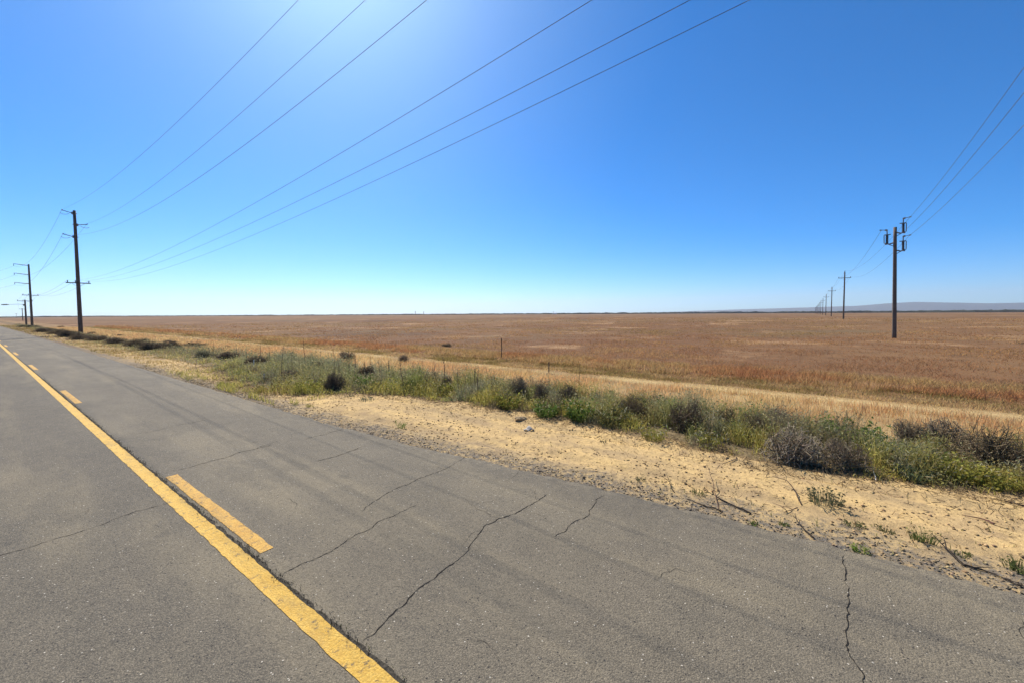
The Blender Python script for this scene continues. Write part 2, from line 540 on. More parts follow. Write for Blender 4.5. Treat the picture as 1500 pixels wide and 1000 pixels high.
# ------------------------------------------------------------------ road and its markings
ry = axis(-8, 30, 0.06, -200, 2500, 1.10)
edge = redge(ry) + 0.10 * (fbm(ry * 1.1, ry * 0 + 3, 3, 50) - 0.5) + 0.09 * (fbm(ry * 7, ry * 0 + 9, 3, 51) - 0.5) * (np.abs(ry - 10) < 40)
cols = np.array([-2.3, 0.0, 2.5, 4.2])
P = []
for i, y in enumerate(ry):
    for k in range(4):
        P.append((cols[k], y, 0.0))
    P.append((edge[i] - 0.16, y, 0.0)); P.append((edge[i] - 0.02, y, -0.006)); P.append((edge[i] + 0.012, y, -0.075))
n = 7
ii = np.arange(len(ry) - 1)[:, None] * n + np.arange(n - 1)[None, :]
F = np.stack([ii, ii + 1, ii + 1 + n, ii + n], -1).reshape(-1, 4)
road = mesh_np('road', P, F, M['road'])
at = road.data.attributes.new('rim', 'FLOAT', 'POINT')
at.data.foreach_set('value', np.tile(np.array([0, 0, 0, 0, 0.6, 1, 1], np.float32), len(ry)))
tag(road, kind='structure')


def strip(name, y0, y1, xa, xz, z, mat, amp=0.008, step=0.04, far=2500, seed=1, kind='structure'):
    ys = np.arange(y0, min(y1, 40), step) if y0 < 40 else np.array([])
    if y1 > 40:
        ys = np.concatenate([ys, np.geomspace(max(40, y0), y1, 140)])
    else:
        ys = np.append(ys, y1)
    w = np.clip(1.2 - ys / 30, 0, 1)
    a = xa + amp * (fbm(ys * 9, ys * 0, 3, seed) - 0.5) * 2 * w
    b = xz + amp * (fbm(ys * 9, ys * 0, 3, seed + 5) - 0.5) * 2 * w
    V = np.stack([np.stack([a, ys, ys * 0 + z], -1), np.stack([b, ys, ys * 0 + z], -1)], 1).reshape(-1, 3)
    i = np.arange(len(ys) - 1) * 2
    o = mesh_np(name, V, np.stack([i, i + 1, i + 3, i + 2], -1), mat)
    return tag(o, kind=kind)


LA, LB = 1.485, 1.645
DA, DB = 1.725, 1.865
strip('yellow_line', -12, 1500, LA, LB, 0.0045, M['line'], 0.010, seed=61)
strip('joint_dirt', -12, 60, LB - 0.010, LB + 0.036, 0.0022, M['joint'], 0.026, 0.022, seed=71)
for k in range(-1, 9):
    strip('dash_marking', 4.6 + 12.35 * k, 8.0 + 12.35 * k, DA, DB, 0.0045, M['dash'], 0.011, seed=80 + k)

# cracks and one broad dark strip, traced as they run over the asphalt
CR = [([(-60, 830), (0, 813), (50, 799), (100, 784), (150, 768), (200, 748), (245, 737), (270, 729)], 9),
      ([(410, 843), (440, 826), (500, 797), (545, 773), (585, 750), (612, 737)], 8),
      ([(530, 940), (560, 915), (580, 893), (605, 870), (635, 848), (655, 830), (680, 812), (700, 785), (712, 768), (728, 760), (755, 752), (780, 738), (803, 722)], 10),
      ([(728, 758), (712, 750), (697, 744), (680, 728)], 3), ([(708, 772), (690, 781), (675, 798)], 4),
      ([(530, 750), (545, 736), (565, 723), (600, 708), (630, 695), (660, 682), (695, 664)], 8),
      ([(812, 787), (830, 776), (850, 760), (868, 742), (885, 724)], 8),
      ([(1237, 812), (1239, 835), (1236, 850), (1243, 868), (1240, 890), (1241, 920), (1242, 940), (1252, 970), (1266, 1004), (1290, 1060)], 8),
      ([(250, 690), (290, 680), (330, 670), (360, 660), (402, 650)], 12), ([(460, 676), (500, 665), (535, 653)], 12),
      ([(448, 643), (470, 637), (512, 625)], 11), ([(258, 623), (280, 619), (302, 614)], 11), ([(345, 663), (375, 657), (412, 644)], 9),
      ([(190, 636), (230, 630), (256, 624)], 9), ([(-30, 503), (0, 501), (28, 499.5), (52, 498.5)], 110), ([(960, 850), (990, 832), (1012, 838)], 3),  # the widest entry is the broad dark strip across the far road
      ([(1490, 900), (1496, 930), (1510, 960)], 4), ([(740, 705), (760, 690), (772, 684)], 3)]
lr = random.Random(44)
CRG = [([G(x, y, 0.0) for x, y in pp], wmm) for pp, wmm in CR]
for k in range(34):                 # short hairline cracks
    x, y = lr.uniform(0.2, 4.9), 0.8 + 16 * lr.random() ** 1.6
    a = lr.choice((0.25, -0.35, 1.4)) + lr.uniform(-0.4, 0.4); L = lr.uniform(0.15, 0.7)
    if abs(x - 1.65) > 0.5:
        CRG.append(([Vector((x, y, 0)), Vector((x + L * 0.5 * math.cos(a), y + L * 0.5 * math.sin(a), 0)), Vector((x + L * math.cos(a + 0.3), y + L * math.sin(a + 0.3), 0))], lr.uniform(2.0, 4.0)))
for k, (pts, wmm) in enumerate(CRG):
    lr = random.Random(100 + k)
    # midpoint jitter
    for it in range(4):
        q = [pts[0]]
        for a, b in zip(pts, pts[1:]):
            d = b - a
            if d.length > 0.05:
                q.append((a + b) / 2 + Vector((-d.y, d.x, 0)) * lr.uniform(-0.13, 0.13) * min(1, 0.35 / d.length))
            q.append(b)
        pts = q
    V, Fc = [], []
    for i, p in enumerate(pts):
        t = (pts[min(i + 1, len(pts) - 1)] - pts[max(i - 1, 0)]).normalized()
        nn = Vector((-t.y, t.x, 0))
        f = min(1, i / 4, (len(pts) - 1 - i) / 4)
        w = wmm / 1000 * lr.uniform(0.35, 1.35) * (0.25 + 0.75 * f) * 0.5
        V += [p + nn * w + Vector((0, 0, 0.0035)), p - nn * w * lr.uniform(0.6, 1.3) + Vector((0, 0, 0.0035))]
        if i:
            Fc.append((2 * i - 2, 2 * i - 1, 2 * i + 1, 2 * i))
    tag(mesh_np('road_crack', V, Fc, M['crack']), kind='structure')

# ------------------------------------------------------------------ utility poles
def pole_shaft(mb, h, r0, r1, n=14, lean=(0, 0)):
    k = 9
    mb.tube([(lean[0] * (i / k) ** 2, lean[1] * (i / k) ** 2, -0.6 + (h + 0.6) * i / k) for i in range(k + 1)], [r0 + (r1 - r0) * i / k for i in range(k + 1)], n)


def ground_at(x, y):
    return Vector((x, y, float(hgt(x, y))))


def line_post(root, side, z, r):
    """a horizontal ribbed insulator standing off the pole along local x, with its clamp and jumper"""
    b = MB(); b.box((side * (r + 0.06), 0, z), (0.16, 0.26, 0.34))
    nb = MB(); nb.tube([(-side * r * 0.9, 0, z), (-side * (r + 0.10), 0, z)], 0.05, 8); nb.build('bolt', M['steel'], root)
    br = b.build('bracket', M['steel'], root)
    i = MB(); i.sheds((side * (r + 0.13), 0, z + 0.02), (side * (r + 0.98), 0, z + 0.24), 0.030, 0.075, 9)
    ins = i.build('insulator', M['porcelain'], root)
    c = MB(); c.box((side * (r + 1.0), 0, z + 0.26), (0.10, 0.36, 0.13))
    c.tube([(side * (r + 0.34), 0, z - 0.10), (side * (r + 0.62), 0, z - 0.27), (side * (r + 0.95), 0, z - 0.30), (side * (r + 1.22), 0, z - 0.14)], 0.028, 6)
    c.build('clamp', M['steel'], ins)
    return (side * (r + 1.0), z + 0.33)


def crossarm(root, z, half, r, offs, mat=None, off=0.0):
    a = MB(); a.box((off, -(r + 0.06), z), (2 * half, 0.10, 0.13))
    arm = a.build('crossarm', mat or M['arm'], root)
    for sx in (-1, 1):
        b = MB(); b.tube([(off + sx * half * 0.55, -(r + 0.08), z - 0.05), (0, -(r + 0.02), z - 0.62)], 0.016, 5)
        b.build('brace', M['steel'], root)
    for o in offs:
        i = MB(); i.sheds((o, -(r + 0.06), z + 0.065), (o, -(r + 0.06), z + 0.34), 0.035, 0.085, 3)
        i.build('insulator', M['porcelain'], root)
    return [(o, z + 0.36) for o in offs]


# main line: local x of every pole points away from the road (+X)
XP0, XP1, XP2 = Vector((7.95, -6.9, 0)), Vector((9.3, 82.6, 0)), Vector((10.1, 169.3, 0))
MAINARM = (-1.02, -0.28, 1.02)


def main_pole(loc, h, label, zs, zarm, grp='tall poles of the road line'):
    p = empty('utility_pole', ground_at(loc.x, loc.y))
    tag(p, label, 'pole', grp)
    s = MB(); pole_shaft(s, h, 0.25, 0.155)
    s.build('pole_shaft', M['pole'], p, smooth=True)
    at = []
    for side, z in zs:
        r = 0.25 - 0.095 * z / h
        at.append(line_post(p, side, z, r))
    g = MB(); g.tube([(0.2, -0.12, 0), (0.14, -0.1, h * 0.97)], 0.012, 5); g.build('ground_wire', M['wire'], p)
    ar = crossarm(p, zarm, 1.2, 0.2, MAINARM)
    b = p.location
    return [b + Vector((o, 0, z)) for o, z in at] + [b + Vector((o, -0.26, z)) for o, z in ar]


ZS = ((-1, 16.85), (1, 15.3), (-1, 13.6))
A1 = main_pole(XP1, 17.25, 'tall dark wooden pole close to the road with three stand-off insulators', ZS, 7.2)
p0 = empty('utility_pole', ground_at(XP0.x, XP0.y))
tag(p0, 'tall wooden pole just right of the view where the field line branches off', 'pole', 'tall poles of the road line')
s = MB(); pole_shaft(s, 17.3, 0.25, 0.155); s.build('pole_shaft', M['pole'], p0, smooth=True)
A0, T0 = [], []
for pt, dst in (((8.87, -6.9, 17.49), A0), ((8.39, -6.9, 14.89), A0), ((8.15, -6.9, 13.3), A0), ((7.36, -6.9, 9.65), A0), ((7.67, -6.9, 8.77), A0),
                ((8.4, -6.9, 8.82), A0), ((9.9, -7.2, 15.7), T0), ((9.9, -6.8, 13.5), T0), ((9.9, -7.65, 13.1), T0)):
    q = Vector(pt) - p0.location
    b = MB(); b.tube([(0, 0, q.z - 0.25), (q.x * 0.5, q.y * 0.5, q.z - 0.16), (q.x, q.y, q.z - 0.14)], 0.04, 6)
    br = b.build('bracket', M['steel'], p0)
    b = MB(); b.sheds((q.x, q.y, q.z - 0.14), (q.x, q.y, q.z), 0.03, 0.08, 2); b.build('insulator', M['porcelain'], br)
    dst.append(Vector(pt))
p2 = empty('utility_pole', ground_at(XP2.x, XP2.y))
tag(p2, 'tall wooden pole with three curved arms pointing over the road', 'pole', 'tall poles of the road line')
s = MB(); pole_shaft(s, 16.6, 0.27, 0.17); s.build('pole_shaft', M['pole'], p2, smooth=True)
A2 = []
for z in (16.3, 13.85, 11.4):
    a = MB(); a.tube([(-0.15, 0, z), (-0.9, 0, z + 0.02), (-1.8, 0, z + 0.12), (-2.6, 0, z + 0.22)], [0.11, 0.10, 0.08, 0.055], 8)
    arm = a.build('curved_arm', M['steel'], p2, smooth=True)
    i = MB(); i.sheds((-2.55, 0, z + 0.15), (-2.55, 0, z - 0.35), 0.03, 0.09, 4); i.build('insulator', M['porcelain'], arm)
    A2.append(p2.location + Vector((-2.55, 0, z - 0.38)))
A2 += [p2.location + Vector((o, -0.26, z)) for o, z in crossarm(p2, 8.3, 1.45, 0.22, (-1.3, -0.35, 1.3))]
XL = Vector((-9.0, 262, 0))
AL = main_pole(XL, 17.2, 'tall wooden pole beyond the left edge of the road', ZS, 8.0)

# short pole with the street lamp
ps = empty('utility_pole', ground_at(10.35, 192.5))
tag(ps, 'short wooden pole with a crossarm on top and a lamp arm over the road', 'pole')
s = MB(); pole_shaft(s, 7.7, 0.24, 0.17); s.build('pole_shaft', M['pole'], ps, smooth=True)
A3 = [ps.location + Vector((o, -0.26, z)) for o, z in crossarm(ps, 7.3, 1.55, 0.18, (-1.45, -0.4, 1.4))]
l = MB(); l.tube([(-0.1, 0, 6.2), (-1.2, 0, 6.32), (-3.2, 0, 6.2)], [0.06, 0.05, 0.045], 6)
arm = l.build('lamp_arm', M['steel'], ps)
l = MB(); l.tube([(-3.1, 0, 6.2), (-3.5, 0, 6.17), (-4.3, 0, 6.1), (-4.6, 0, 6.1)], [0.08, 0.17, 0.15, 0.05], 8)
l.build('lamp_head', M['steel'], arm)
l = MB(); l.box((-0.28, 0, 6.1), (0.3, 0.3, 0.5)); l.build('bracket', M['steel'], ps)


def far_pole(loc, h, label, half=1.3):
    p = empty('utility_pole', ground_at(loc[0], loc[1]))
    tag(p, label, 'pole')
    s = MB(); pole_shaft(s, h, 0.22, 0.14, 8); s.build('pole_shaft', M['pole2'], p)
    return p, [p.location + Vector((o, -0.2, z)) for o, z in crossarm(p, h - 0.5, half, 0.16, (-1.1, -0.3, 1.1))]


d = ray(33.5, 470); tt = 250 / depth(d.x, d.y)
pf, A4 = far_pole((d.x * tt, d.y * tt), 7.6, 'faint thin pole beyond the lamp pole on the road line')
d = ray(24.3, 470); tt = 620 / depth(d.x, d.y)
pg, A5 = far_pole((d.x * tt, d.y * tt), 7.6, 'tiny faint pole at the far end of the road line', 1.6)
for x_, dd, hh, lb in ((608.5, 900, 9.0, 'dark thin mast on the horizon, left one of a pair'), (620.8, 980, 8.5, 'faint thin mast on the horizon, right one of a pair')):
    d = ray(x_, 470); tt = dd / depth(d.x, d.y)
    p = empty('mast', ground_at(d.x * tt, d.y * tt)); tag(p, lb, 'mast')
    s = MB(); pole_shaft(s, hh, 0.55, 0.4, 8); s.build('mast_shaft', M['pole2'], p)
    s = MB(); s.box((0, 0, hh - 0.6), (1.6, 0.9, 0.9)); s.build('equipment_box', M['pole2'], p)

# spur line that crosses the field; its poles carry arms along local x (world Y)
YS = -6.9
XS = [56.6 + 82.6 * i for i in range(15)]
sp = empty('utility_pole', ground_at(XS[0], YS))
tag(sp, 'nearest wooden pole of the field line with three upright switches on brackets', 'pole', 'poles of the field line')
sp.rotation_euler = (0, R(1.25), R(90))
s = MB(); pole_shaft(s, 11.3, 0.185, 0.135); s.build('pole_shaft', M['pole2'], sp, smooth=True)
AS = []
for side, z in ((-1, 10.75), (1, 9.75), (-1, 8.95)):   # local +x = +Y = left in the photograph
    sw = MB()
    sw.tube([(side * 0.10, 0, z), (side * 0.42, 0, z - 0.12), (side * 0.68, 0, z - 0.02)], 0.07, 8)
    sw.tube([(side * 0.12, 0, z - 0.35), (side * 0.46, 0, z - 0.14)], 0.035, 6)
    sw.tube([(side * 0.68, 0, z - 0.16), (side * 0.70, 0, z + 0.02)], 0.08, 8)
    br = sw.build('switch_bracket', M['steel'], sp)
    i = MB(); i.sheds((side * 0.60, 0, z), (side * 0.60, 0, z + 0.82), 0.075, 0.14, 8); i.build('insulator', M['porcelain'], sp)
    f = MB(); f.tube([(side * 0.60, 0, z + 0.02), (side * 0.82, 0, z + 0.0), (side * 0.83, 0, z + 0.82), (side * 0.60, 0, z + 0.87)], 0.042, 6)
    f.box((side * 0.57, 0, z + 0.87), (0.5, 0.12, 0.08))
    f.tube([(side * 0.60, 0, z + 0.87), (side * 0.60, 0, z + 1.36)], 0.05, 6)
    f.tube([(side * 0.57, 0, z + 1.34), (side * 1.05, 0, z + 1.40)], 0.028, 6)
    f.tube([(side * 1.02, 0, z + 1.39), (side * 1.18, 0, z + 1.42)], 0.06, 6)
    f.tube([(side * 0.57, 0, z + 1.30), (side * 0.76, 0, z + 1.38)], 0.09, 6)
    f.build('switch_blade', M['steel'], sp)
    AS.append(sp.location + Vector((0, side * 1.05 + 0.022 * z, z + 1.40)))
g = MB(); g.tube([(0.12, 0.12, 0.2), (0.10, 0.10, 8.9)], 0.018, 5); g.build('ground_wire', M['wire'], sp)

proto = None
ORD = ['second', 'third', 'fourth', 'fifth', 'sixth', 'seventh', 'eighth', 'ninth', 'tenth', 'eleventh', 'twelfth', 'thirteenth', 'fourteenth']
SPA = []
for k, x in enumerate(XS[1:14]):
    if proto is None:
        proto = empty('utility_pole')
        s = MB(); pole_shaft(s, 12.4, 0.20, 0.14, 10); s.build('pole_shaft', M['pole2'], proto)
        crossarm(proto, 10.9, 1.35, 0.15, (-1.2, 1.2))
        i = MB(); i.sheds((0, 0, 12.4), (0, 0, 12.75), 0.05, 0.10, 3); i.build('insulator', M['porcelain'], proto)
        p = proto
    else:
        p = copy_tree(proto)
    p.location = ground_at(x, YS)
    p.rotation_euler = (0, 0, R(90 + (k * 37 % 5 - 2) * 0.8))
    tag(p, f'thin wooden crossarm pole in the open field, {ORD[k]} of the field line from the road', 'pole', 'poles of the field line')
    SPA.append([p.location + Vector((-0.2, -1.2, 11.25)), p.location + Vector((0, 0, 12.8)), p.location + Vector((-0.2, 1.2, 11.25))])


def wire(a, b, sag, label, r=0.011, n=40, grp=None, name='power_line'):
    mb = MB()
    pts = []
    for i in range(n + 1):
        t = i / n
        p = Vector(a).lerp(Vector(b), t); p.z -= sag * 4 * t * (1 - t)
        pts.append(p)
    mb.tube(pts, r, 5, cap=False)
    o = mb.build(name, M['wire'])
    tag(o, label, 'wire', grp)
    return o


NM = ['uppermost', 'second highest', 'third highest', 'fourth highest', 'fifth highest', 'lowest']
for k in range(6):
    wire(A0[k], A1[k], (2.29, 1.95, 3.3, 1.93, 1.77, 1.84)[k], f'{NM[k]} of the six wires sweeping overhead from the tall near pole', (0.0085, 0.0085, 0.0085, 0.0062, 0.006, 0.006)[k], 60, 'wires overhead along the road')
for k in range(3):
    wire(A1[k], A2[k], 2.6, f'{NM[k]} wire hanging between the two tall road poles', 0.013, 30, 'wires between the two tall poles')
    wire(A1[k + 3], A2[k + 3], 1.2, ('left', 'middle', 'right')[k] + ' thin wire hanging between the crossarms of the two tall road poles', 0.012, 30, 'wires between the two tall poles')
    wire(A2[k], AL[k], 2.2, ('top', 'middle', 'bottom')[k] + ' wire leaving the curved arms across the road', 0.014, 30, 'wires crossing the far road')
    wire(A2[k + 3], A3[k], 0.3, ('left', 'middle', 'right')[k] + ' short wire between the curved-arm pole and the lamp pole', 0.011, 12, 'wires to the lamp pole')
    wire(A3[k], A4[k], 1.2, ('left', 'middle', 'right')[k] + ' wire running on beyond the lamp pole', 0.011, 20, 'wires beyond the lamp pole')
SN = ['top', 'left', 'lower']
for k in range(3):
    wire(T0[k], AS[k] if k != 1 else sp.location + Vector((0, -0.42, 10.8)), 0.8, f'wire from the right edge to the {SN[k]} switch of the nearest field pole', 0.0125, 30, 'wires of the field line')
    e = SPA[0][(1, 2, 0)[k]]
    wire(AS[k], e, 1.6, f'wire sagging left from the {SN[k]} switch of the nearest field pole', 0.013, 30, 'wires of the field line')
    wire(SPA[0][k], SPA[1][k], 1.2, ('right', 'top', 'left')[k] + ' wire between the second and third field pole', 0.012, 20, 'wires of the field line')
    wire(SPA[1][k], SPA[2][k], 1.2, ('right', 'top', 'left')[k] + ' wire between the third and fourth field pole', 0.012, 20, 'wires of the field line')

# ------------------------------------------------------------------ far things: hills, tree line, shed
PROF = np.array([(820, 459.6), (940, 458.5), (1000, 456.5), (1080, 453.5), (1150, 451.5), (1200, 450), (1260, 448), (1300, 444.5), (1340, 442.5), (1400, 443.5), (1450, 444.5), (1500, 443.5), (1700, 441), (2400, 440)], float)
pxs = np.linspace(820, 2400, 260)
az, hh = [], []
for q in pxs:
    d = ray(q, 455)
    az.append(math.atan2(d.x, d.y))
    dd = 11600 * depth(d.x, d.y) / math.hypot(d.x, d.y)
    yh = 460.2 - (q - 750) * 0.0049
    hh.append(max(1.0, (yh - np.interp(q, PROF[:, 0], PROF[:, 1])) / FPX * dd))
az, hh = np.array(az), np.array(hh)
ks = np.linspace(0, 1, 22)
rr = 10300 + 2600 * ks
shape = np.where(ks < 0.5, sstep(0, 0.5, ks) ** 0.8, 1 - 0.9 * sstep(0.5, 1.0, ks))
A_, K_ = np.meshgrid(az, ks)
spur = 1 - 0.5 * np.abs(fbm(A_ * 55, K_ * 3, 4, 90) * 2 - 1) * np.sin(np.pi * K_) - 0.04 * fbm(A_ * 160, K_ * 2, 3, 92)
Zh = shape[:, None] * hh[None, :] * np.where(np.abs(K_ - 0.5) < 0.03, 1, spur) + 0.5
Rr = rr[:, None] * np.ones_like(A_)
V = np.stack([np.sin(A_) * Rr, np.cos(A_) * Rr, Zh], -1).reshape(-1, 3)
ii = np.arange(len(ks) * len(az)).reshape(len(ks), len(az))
F = np.stack([ii[:-1, :-1], ii[1:, :-1], ii[1:, 1:], ii[:-1, 1:]], -1).reshape(-1, 4)
tag(mesh_np('hills', V, F, M['hill'], smooth=True), kind='structure')

# far trees and orchards that read as one dark line
V, F = [], []
lr = random.Random(5)
for i in range(1500):
    q = lr.uniform(-500, 2600)
    d = ray(q, 470); L = math.hypot(d.x, d.y)
    dist = lr.uniform(1500, 2900)
    tall = 0.5 + 0.7 * max(0, min(1, (q - 300) / 700))
    cx, cy = d.x / L * dist, d.y / L * dist
    w = lr.uniform(25, 90); h = lr.uniform(5.0, 6.5) * tall; t = lr.uniform(6, 12)
    tx, ty = d.y / L, -d.x / L
    zb = float(hgt(cx, cy)) - 0.5
    if 806 < q < 818 and dist < 2300:
        continue
    n_ = 9
    b = len(V)
    for j in range(n_):
        s_ = (j / (n_ - 1) - 0.5) * w
        hj = h * (0.55 + 0.45 * math.sin(math.pi * (j + 0.5) / n_)) * lr.uniform(0.75, 1.1)
        bx, by = cx + tx * s_, cy + ty * s_
        for off, zz in ((-t / 2, zb), (-t * 0.35, zb + hj * 0.8), (0, zb + hj), (t * 0.35, zb + hj * 0.8), (t / 2, zb)):
            V.append((bx + d.x / L * off, by + d.y / L * off, zz))
    for j in range(n_ - 1):
        for k in range(4):
            F.append((b + j * 5 + k, b + j * 5 + k + 1, b + j * 5 + k + 6, b + j * 5 + k + 5))
tag(mesh_np('far_trees', V, F, M['treeline']), 'dark band of far trees and orchards along the horizon', 'trees', kind='stuff')

d = ray(812.5, 470); tt = 1350 / depth(d.x, d.y)
sh = empty('shed', ground_at(d.x * tt, d.y * tt), -math.atan2(d.x, d.y))
tag(sh, 'tiny white shed on the horizon with a mast beside it', 'shed')
b = MB(); b.box((0, 0, 1.9), (15, 7, 3.8)); b.build('wall', M['white'], sh)
b = MB(); b.add([(-8, -4, 3.8), (8, -4, 3.8), (8, 4, 3.8), (-8, 4, 3.8), (-8, 0, 5.2), (8, 0, 5.2)], [(0, 1, 5, 4), (2, 3, 4, 5), (0, 4, 3), (1, 2, 5), (0, 3, 2, 1)]); b.build('roof', M['roofing'], sh)
d = ray(810.6, 470); tt = 1340 / depth(d.x, d.y)
p = empty('mast', ground_at(d.x * tt, d.y * tt)); tag(p, 'thin dark mast beside the tiny white shed', 'mast')
s = MB(); pole_shaft(s, 10, 0.45, 0.35, 6); s.build('mast_shaft', M['pole2'], p)
s = MB(); s.box((0, 0, 9.2), (1.0, 0.6, 0.8)); s.build('equipment_box', M['pole2'], p)

# ------------------------------------------------------------------ plant builders (numpy)
def rgbv(base, n, var=0.22, hue=0.06):
    base = np.asarray(base, float)
    if base.ndim == 1:
        base = np.repeat(base[None], n, 0)
    k = 1 + var * (rng.random((n, 1)) * 2 - 1)
    return np.clip(base * k * (1 + hue * (rng.random((n, 3)) * 2 - 1)), 0.004, 0.95)


class Veg:
    def __init__(s):
        s.V, s.F, s.C, s.n = [], [], [], 0

    def push(s, V, F, C):
        s.V.append(V.reshape(-1, 3)); s.F.append(F.reshape(-1, 3) + s.n); s.C.append(C.reshape(-1, 3)); s.n += len(V.reshape(-1, 3))

    def blades(s, P, h, w, C, bend=0.35, az=None):
        N = len(P)
        h = np.broadcast_to(h, N); w = np.broadcast_to(w, N)
        a = rng.random(N) * 2 * np.pi if az is None else az
        fa = rng.random(N) * 2 * np.pi
        dx, dy = np.cos(a), np.sin(a)
        sx, sy = np.cos(fa) * w / 2, np.sin(fa) * w / 2
        be = bend * h * (0.3 + rng.random(N) * 1.2)
        o = np.zeros((N, 5, 3))
        m = P + np.stack([dx * be * 0.3, dy * be * 0.3, h * 0.55], -1)
        t = P + np.stack([dx * be, dy * be, h * (1 - 0.12 * rng.random(N))], -1)
        sd = np.stack([sx, sy, sx * 0], -1)
        o[:, 0] = P - sd; o[:, 1] = P + sd; o[:, 2] = m - sd * 0.75; o[:, 3] = m + sd * 0.75; o[:, 4] = t
        b = np.arange(N)[:, None, None] * 5
        F = np.array([[0, 1, 3], [0, 3, 2], [2, 3, 4]])[None] + b
        s.push(o, F, np.repeat(C[:, None], 5, 1))
        return t

    def leaves(s, P, L, W, C, up=0.3):
        N = len(P)
        d = rng.normal(size=(N, 3)); d[:, 2] = d[:, 2] * 0.6 + up; d /= np.linalg.norm(d, axis=1, keepdims=True)
        q = np.cross(d, rng.normal(size=(N, 3))); q /= np.linalg.norm(q, axis=1, keepdims=True)
        nrm = np.cross(d, q)
        L = np.broadcast_to(L, N)[:, None]; W = np.broadcast_to(W, N)[:, None]
        o = np.stack([P, P + d * L * 0.5 + q * W / 2 + nrm * L * 0.08, P + d * L, P + d * L * 0.5 - q * W / 2 + nrm * L * 0.08], 1)
        F = np.array([[0, 1, 2], [0, 2, 3]])[None] + np.arange(N)[:, None, None] * 4
        s.push(o, F, np.repeat(C[:, None], 4, 1))

    def twigs(s, A, B, ra, rb, C):
        N = len(A)
        t = B - A; t = t / np.maximum(np.linalg.norm(t, axis=1, keepdims=True), 1e-6)
        u = np.cross(t, np.array([0.31, 0.52, 0.8])); u /= np.maximum(np.linalg.norm(u, axis=1, keepdims=True), 1e-6)
        v = np.cross(t, u)
        ra = np.broadcast_to(ra, N)[:, None]; rb = np.broadcast_to(rb, N)[:, None]
        o = np.zeros((N, 6, 3))
        for k in range(3):
            w = 2 * math.pi * k / 3
            dd = u * math.cos(w) + v * math.sin(w)
            o[:, k] = A + dd * ra; o[:, 3 + k] = B + dd * rb
        f = []
        for k in range(3):
            j = (k + 1) % 3
            f += [[k, j, 3 + j], [k, 3 + j, 3 + k]]
        F = np.array(f)[None] + np.arange(N)[:, None, None] * 6
        s.push(o, F, np.repeat(C[:, None], 6, 1))

    def build(s, name, mat, parent=None, link=True):
        return mesh_np(name, np.concatenate(s.V), np.concatenate(s.F), mat, np.concatenate(s.C), parent, link=link)


def unit(v):
    return v / np.maximum(np.linalg.norm(v, axis=-1, keepdims=True), 1e-6)


def thistle(colr, tip, stems=46, thick=1.0, seed=0, fuzz=1.0):
    """a dead, rolled tumbleweed: branching twigs that fill a dome of radius 1 and height about 1"""
    g = np.random.default_rng(seed)
    v = Veg()
    d = g.normal(size=(stems, 3)); d[:, 2] = np.abs(d[:, 2]) * 0.9 + 0.05
    d = unit(d)
    A = np.stack([g.normal(size=stems) * 0.12, g.normal(size=stems) * 0.12, np.abs(g.normal(size=stems)) * 0.05], -1)
    nodes, dirs = [], []
    p = A
    for k in range(6):
        d = unit(d + g.normal(size=d.shape) * 0.22 + np.array([0, 0, 0.05]))
        q = p + d * np.array([0.17])
        q[:, 2] = np.maximum(q[:, 2], 0.02)
        v.twigs(p, q, 0.016 * thick * (1 - k / 8), 0.016 * thick * (1 - (k + 1) / 8), rgbv(colr, len(p), 0.3))
        nodes.append(q); dirs.append(d.copy()); p = q
    N1 = np.concatenate(nodes); D1 = np.concatenate(dirs)
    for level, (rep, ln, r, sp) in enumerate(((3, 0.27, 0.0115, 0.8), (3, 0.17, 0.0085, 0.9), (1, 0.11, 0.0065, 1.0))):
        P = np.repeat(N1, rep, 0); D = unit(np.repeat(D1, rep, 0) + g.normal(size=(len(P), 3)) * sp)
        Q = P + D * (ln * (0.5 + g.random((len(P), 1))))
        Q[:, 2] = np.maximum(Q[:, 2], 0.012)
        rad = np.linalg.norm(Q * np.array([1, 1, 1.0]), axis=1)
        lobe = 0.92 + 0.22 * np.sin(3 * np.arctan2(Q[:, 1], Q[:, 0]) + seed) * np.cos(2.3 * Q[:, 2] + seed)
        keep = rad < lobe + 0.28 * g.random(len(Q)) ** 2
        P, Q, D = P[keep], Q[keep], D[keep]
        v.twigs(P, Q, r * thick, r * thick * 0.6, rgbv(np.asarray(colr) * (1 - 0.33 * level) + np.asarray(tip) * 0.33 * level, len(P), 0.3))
        N1, D1 = Q, D
    # fine dry bracts at the twig ends
    k = g.choice(len(N1), int(len(N1) * 0.35 * fuzz))
    v.leaves(N1[k], 0.05, 0.014, rgbv(tip, len(k), 0.35))
    return v.build('tumbleweed', M['twig'], link=False).data


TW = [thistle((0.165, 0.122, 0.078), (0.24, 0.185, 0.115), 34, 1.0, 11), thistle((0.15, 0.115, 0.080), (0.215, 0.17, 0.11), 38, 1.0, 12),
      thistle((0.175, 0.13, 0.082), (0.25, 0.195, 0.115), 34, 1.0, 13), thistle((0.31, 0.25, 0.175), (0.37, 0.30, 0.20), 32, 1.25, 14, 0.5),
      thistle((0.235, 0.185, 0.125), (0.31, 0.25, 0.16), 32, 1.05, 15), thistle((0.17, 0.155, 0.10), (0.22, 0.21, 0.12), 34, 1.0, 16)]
KINDS_T = dict(dark=(0, 1, 2), grey=(3,), mid=(4,), sage=(5,))


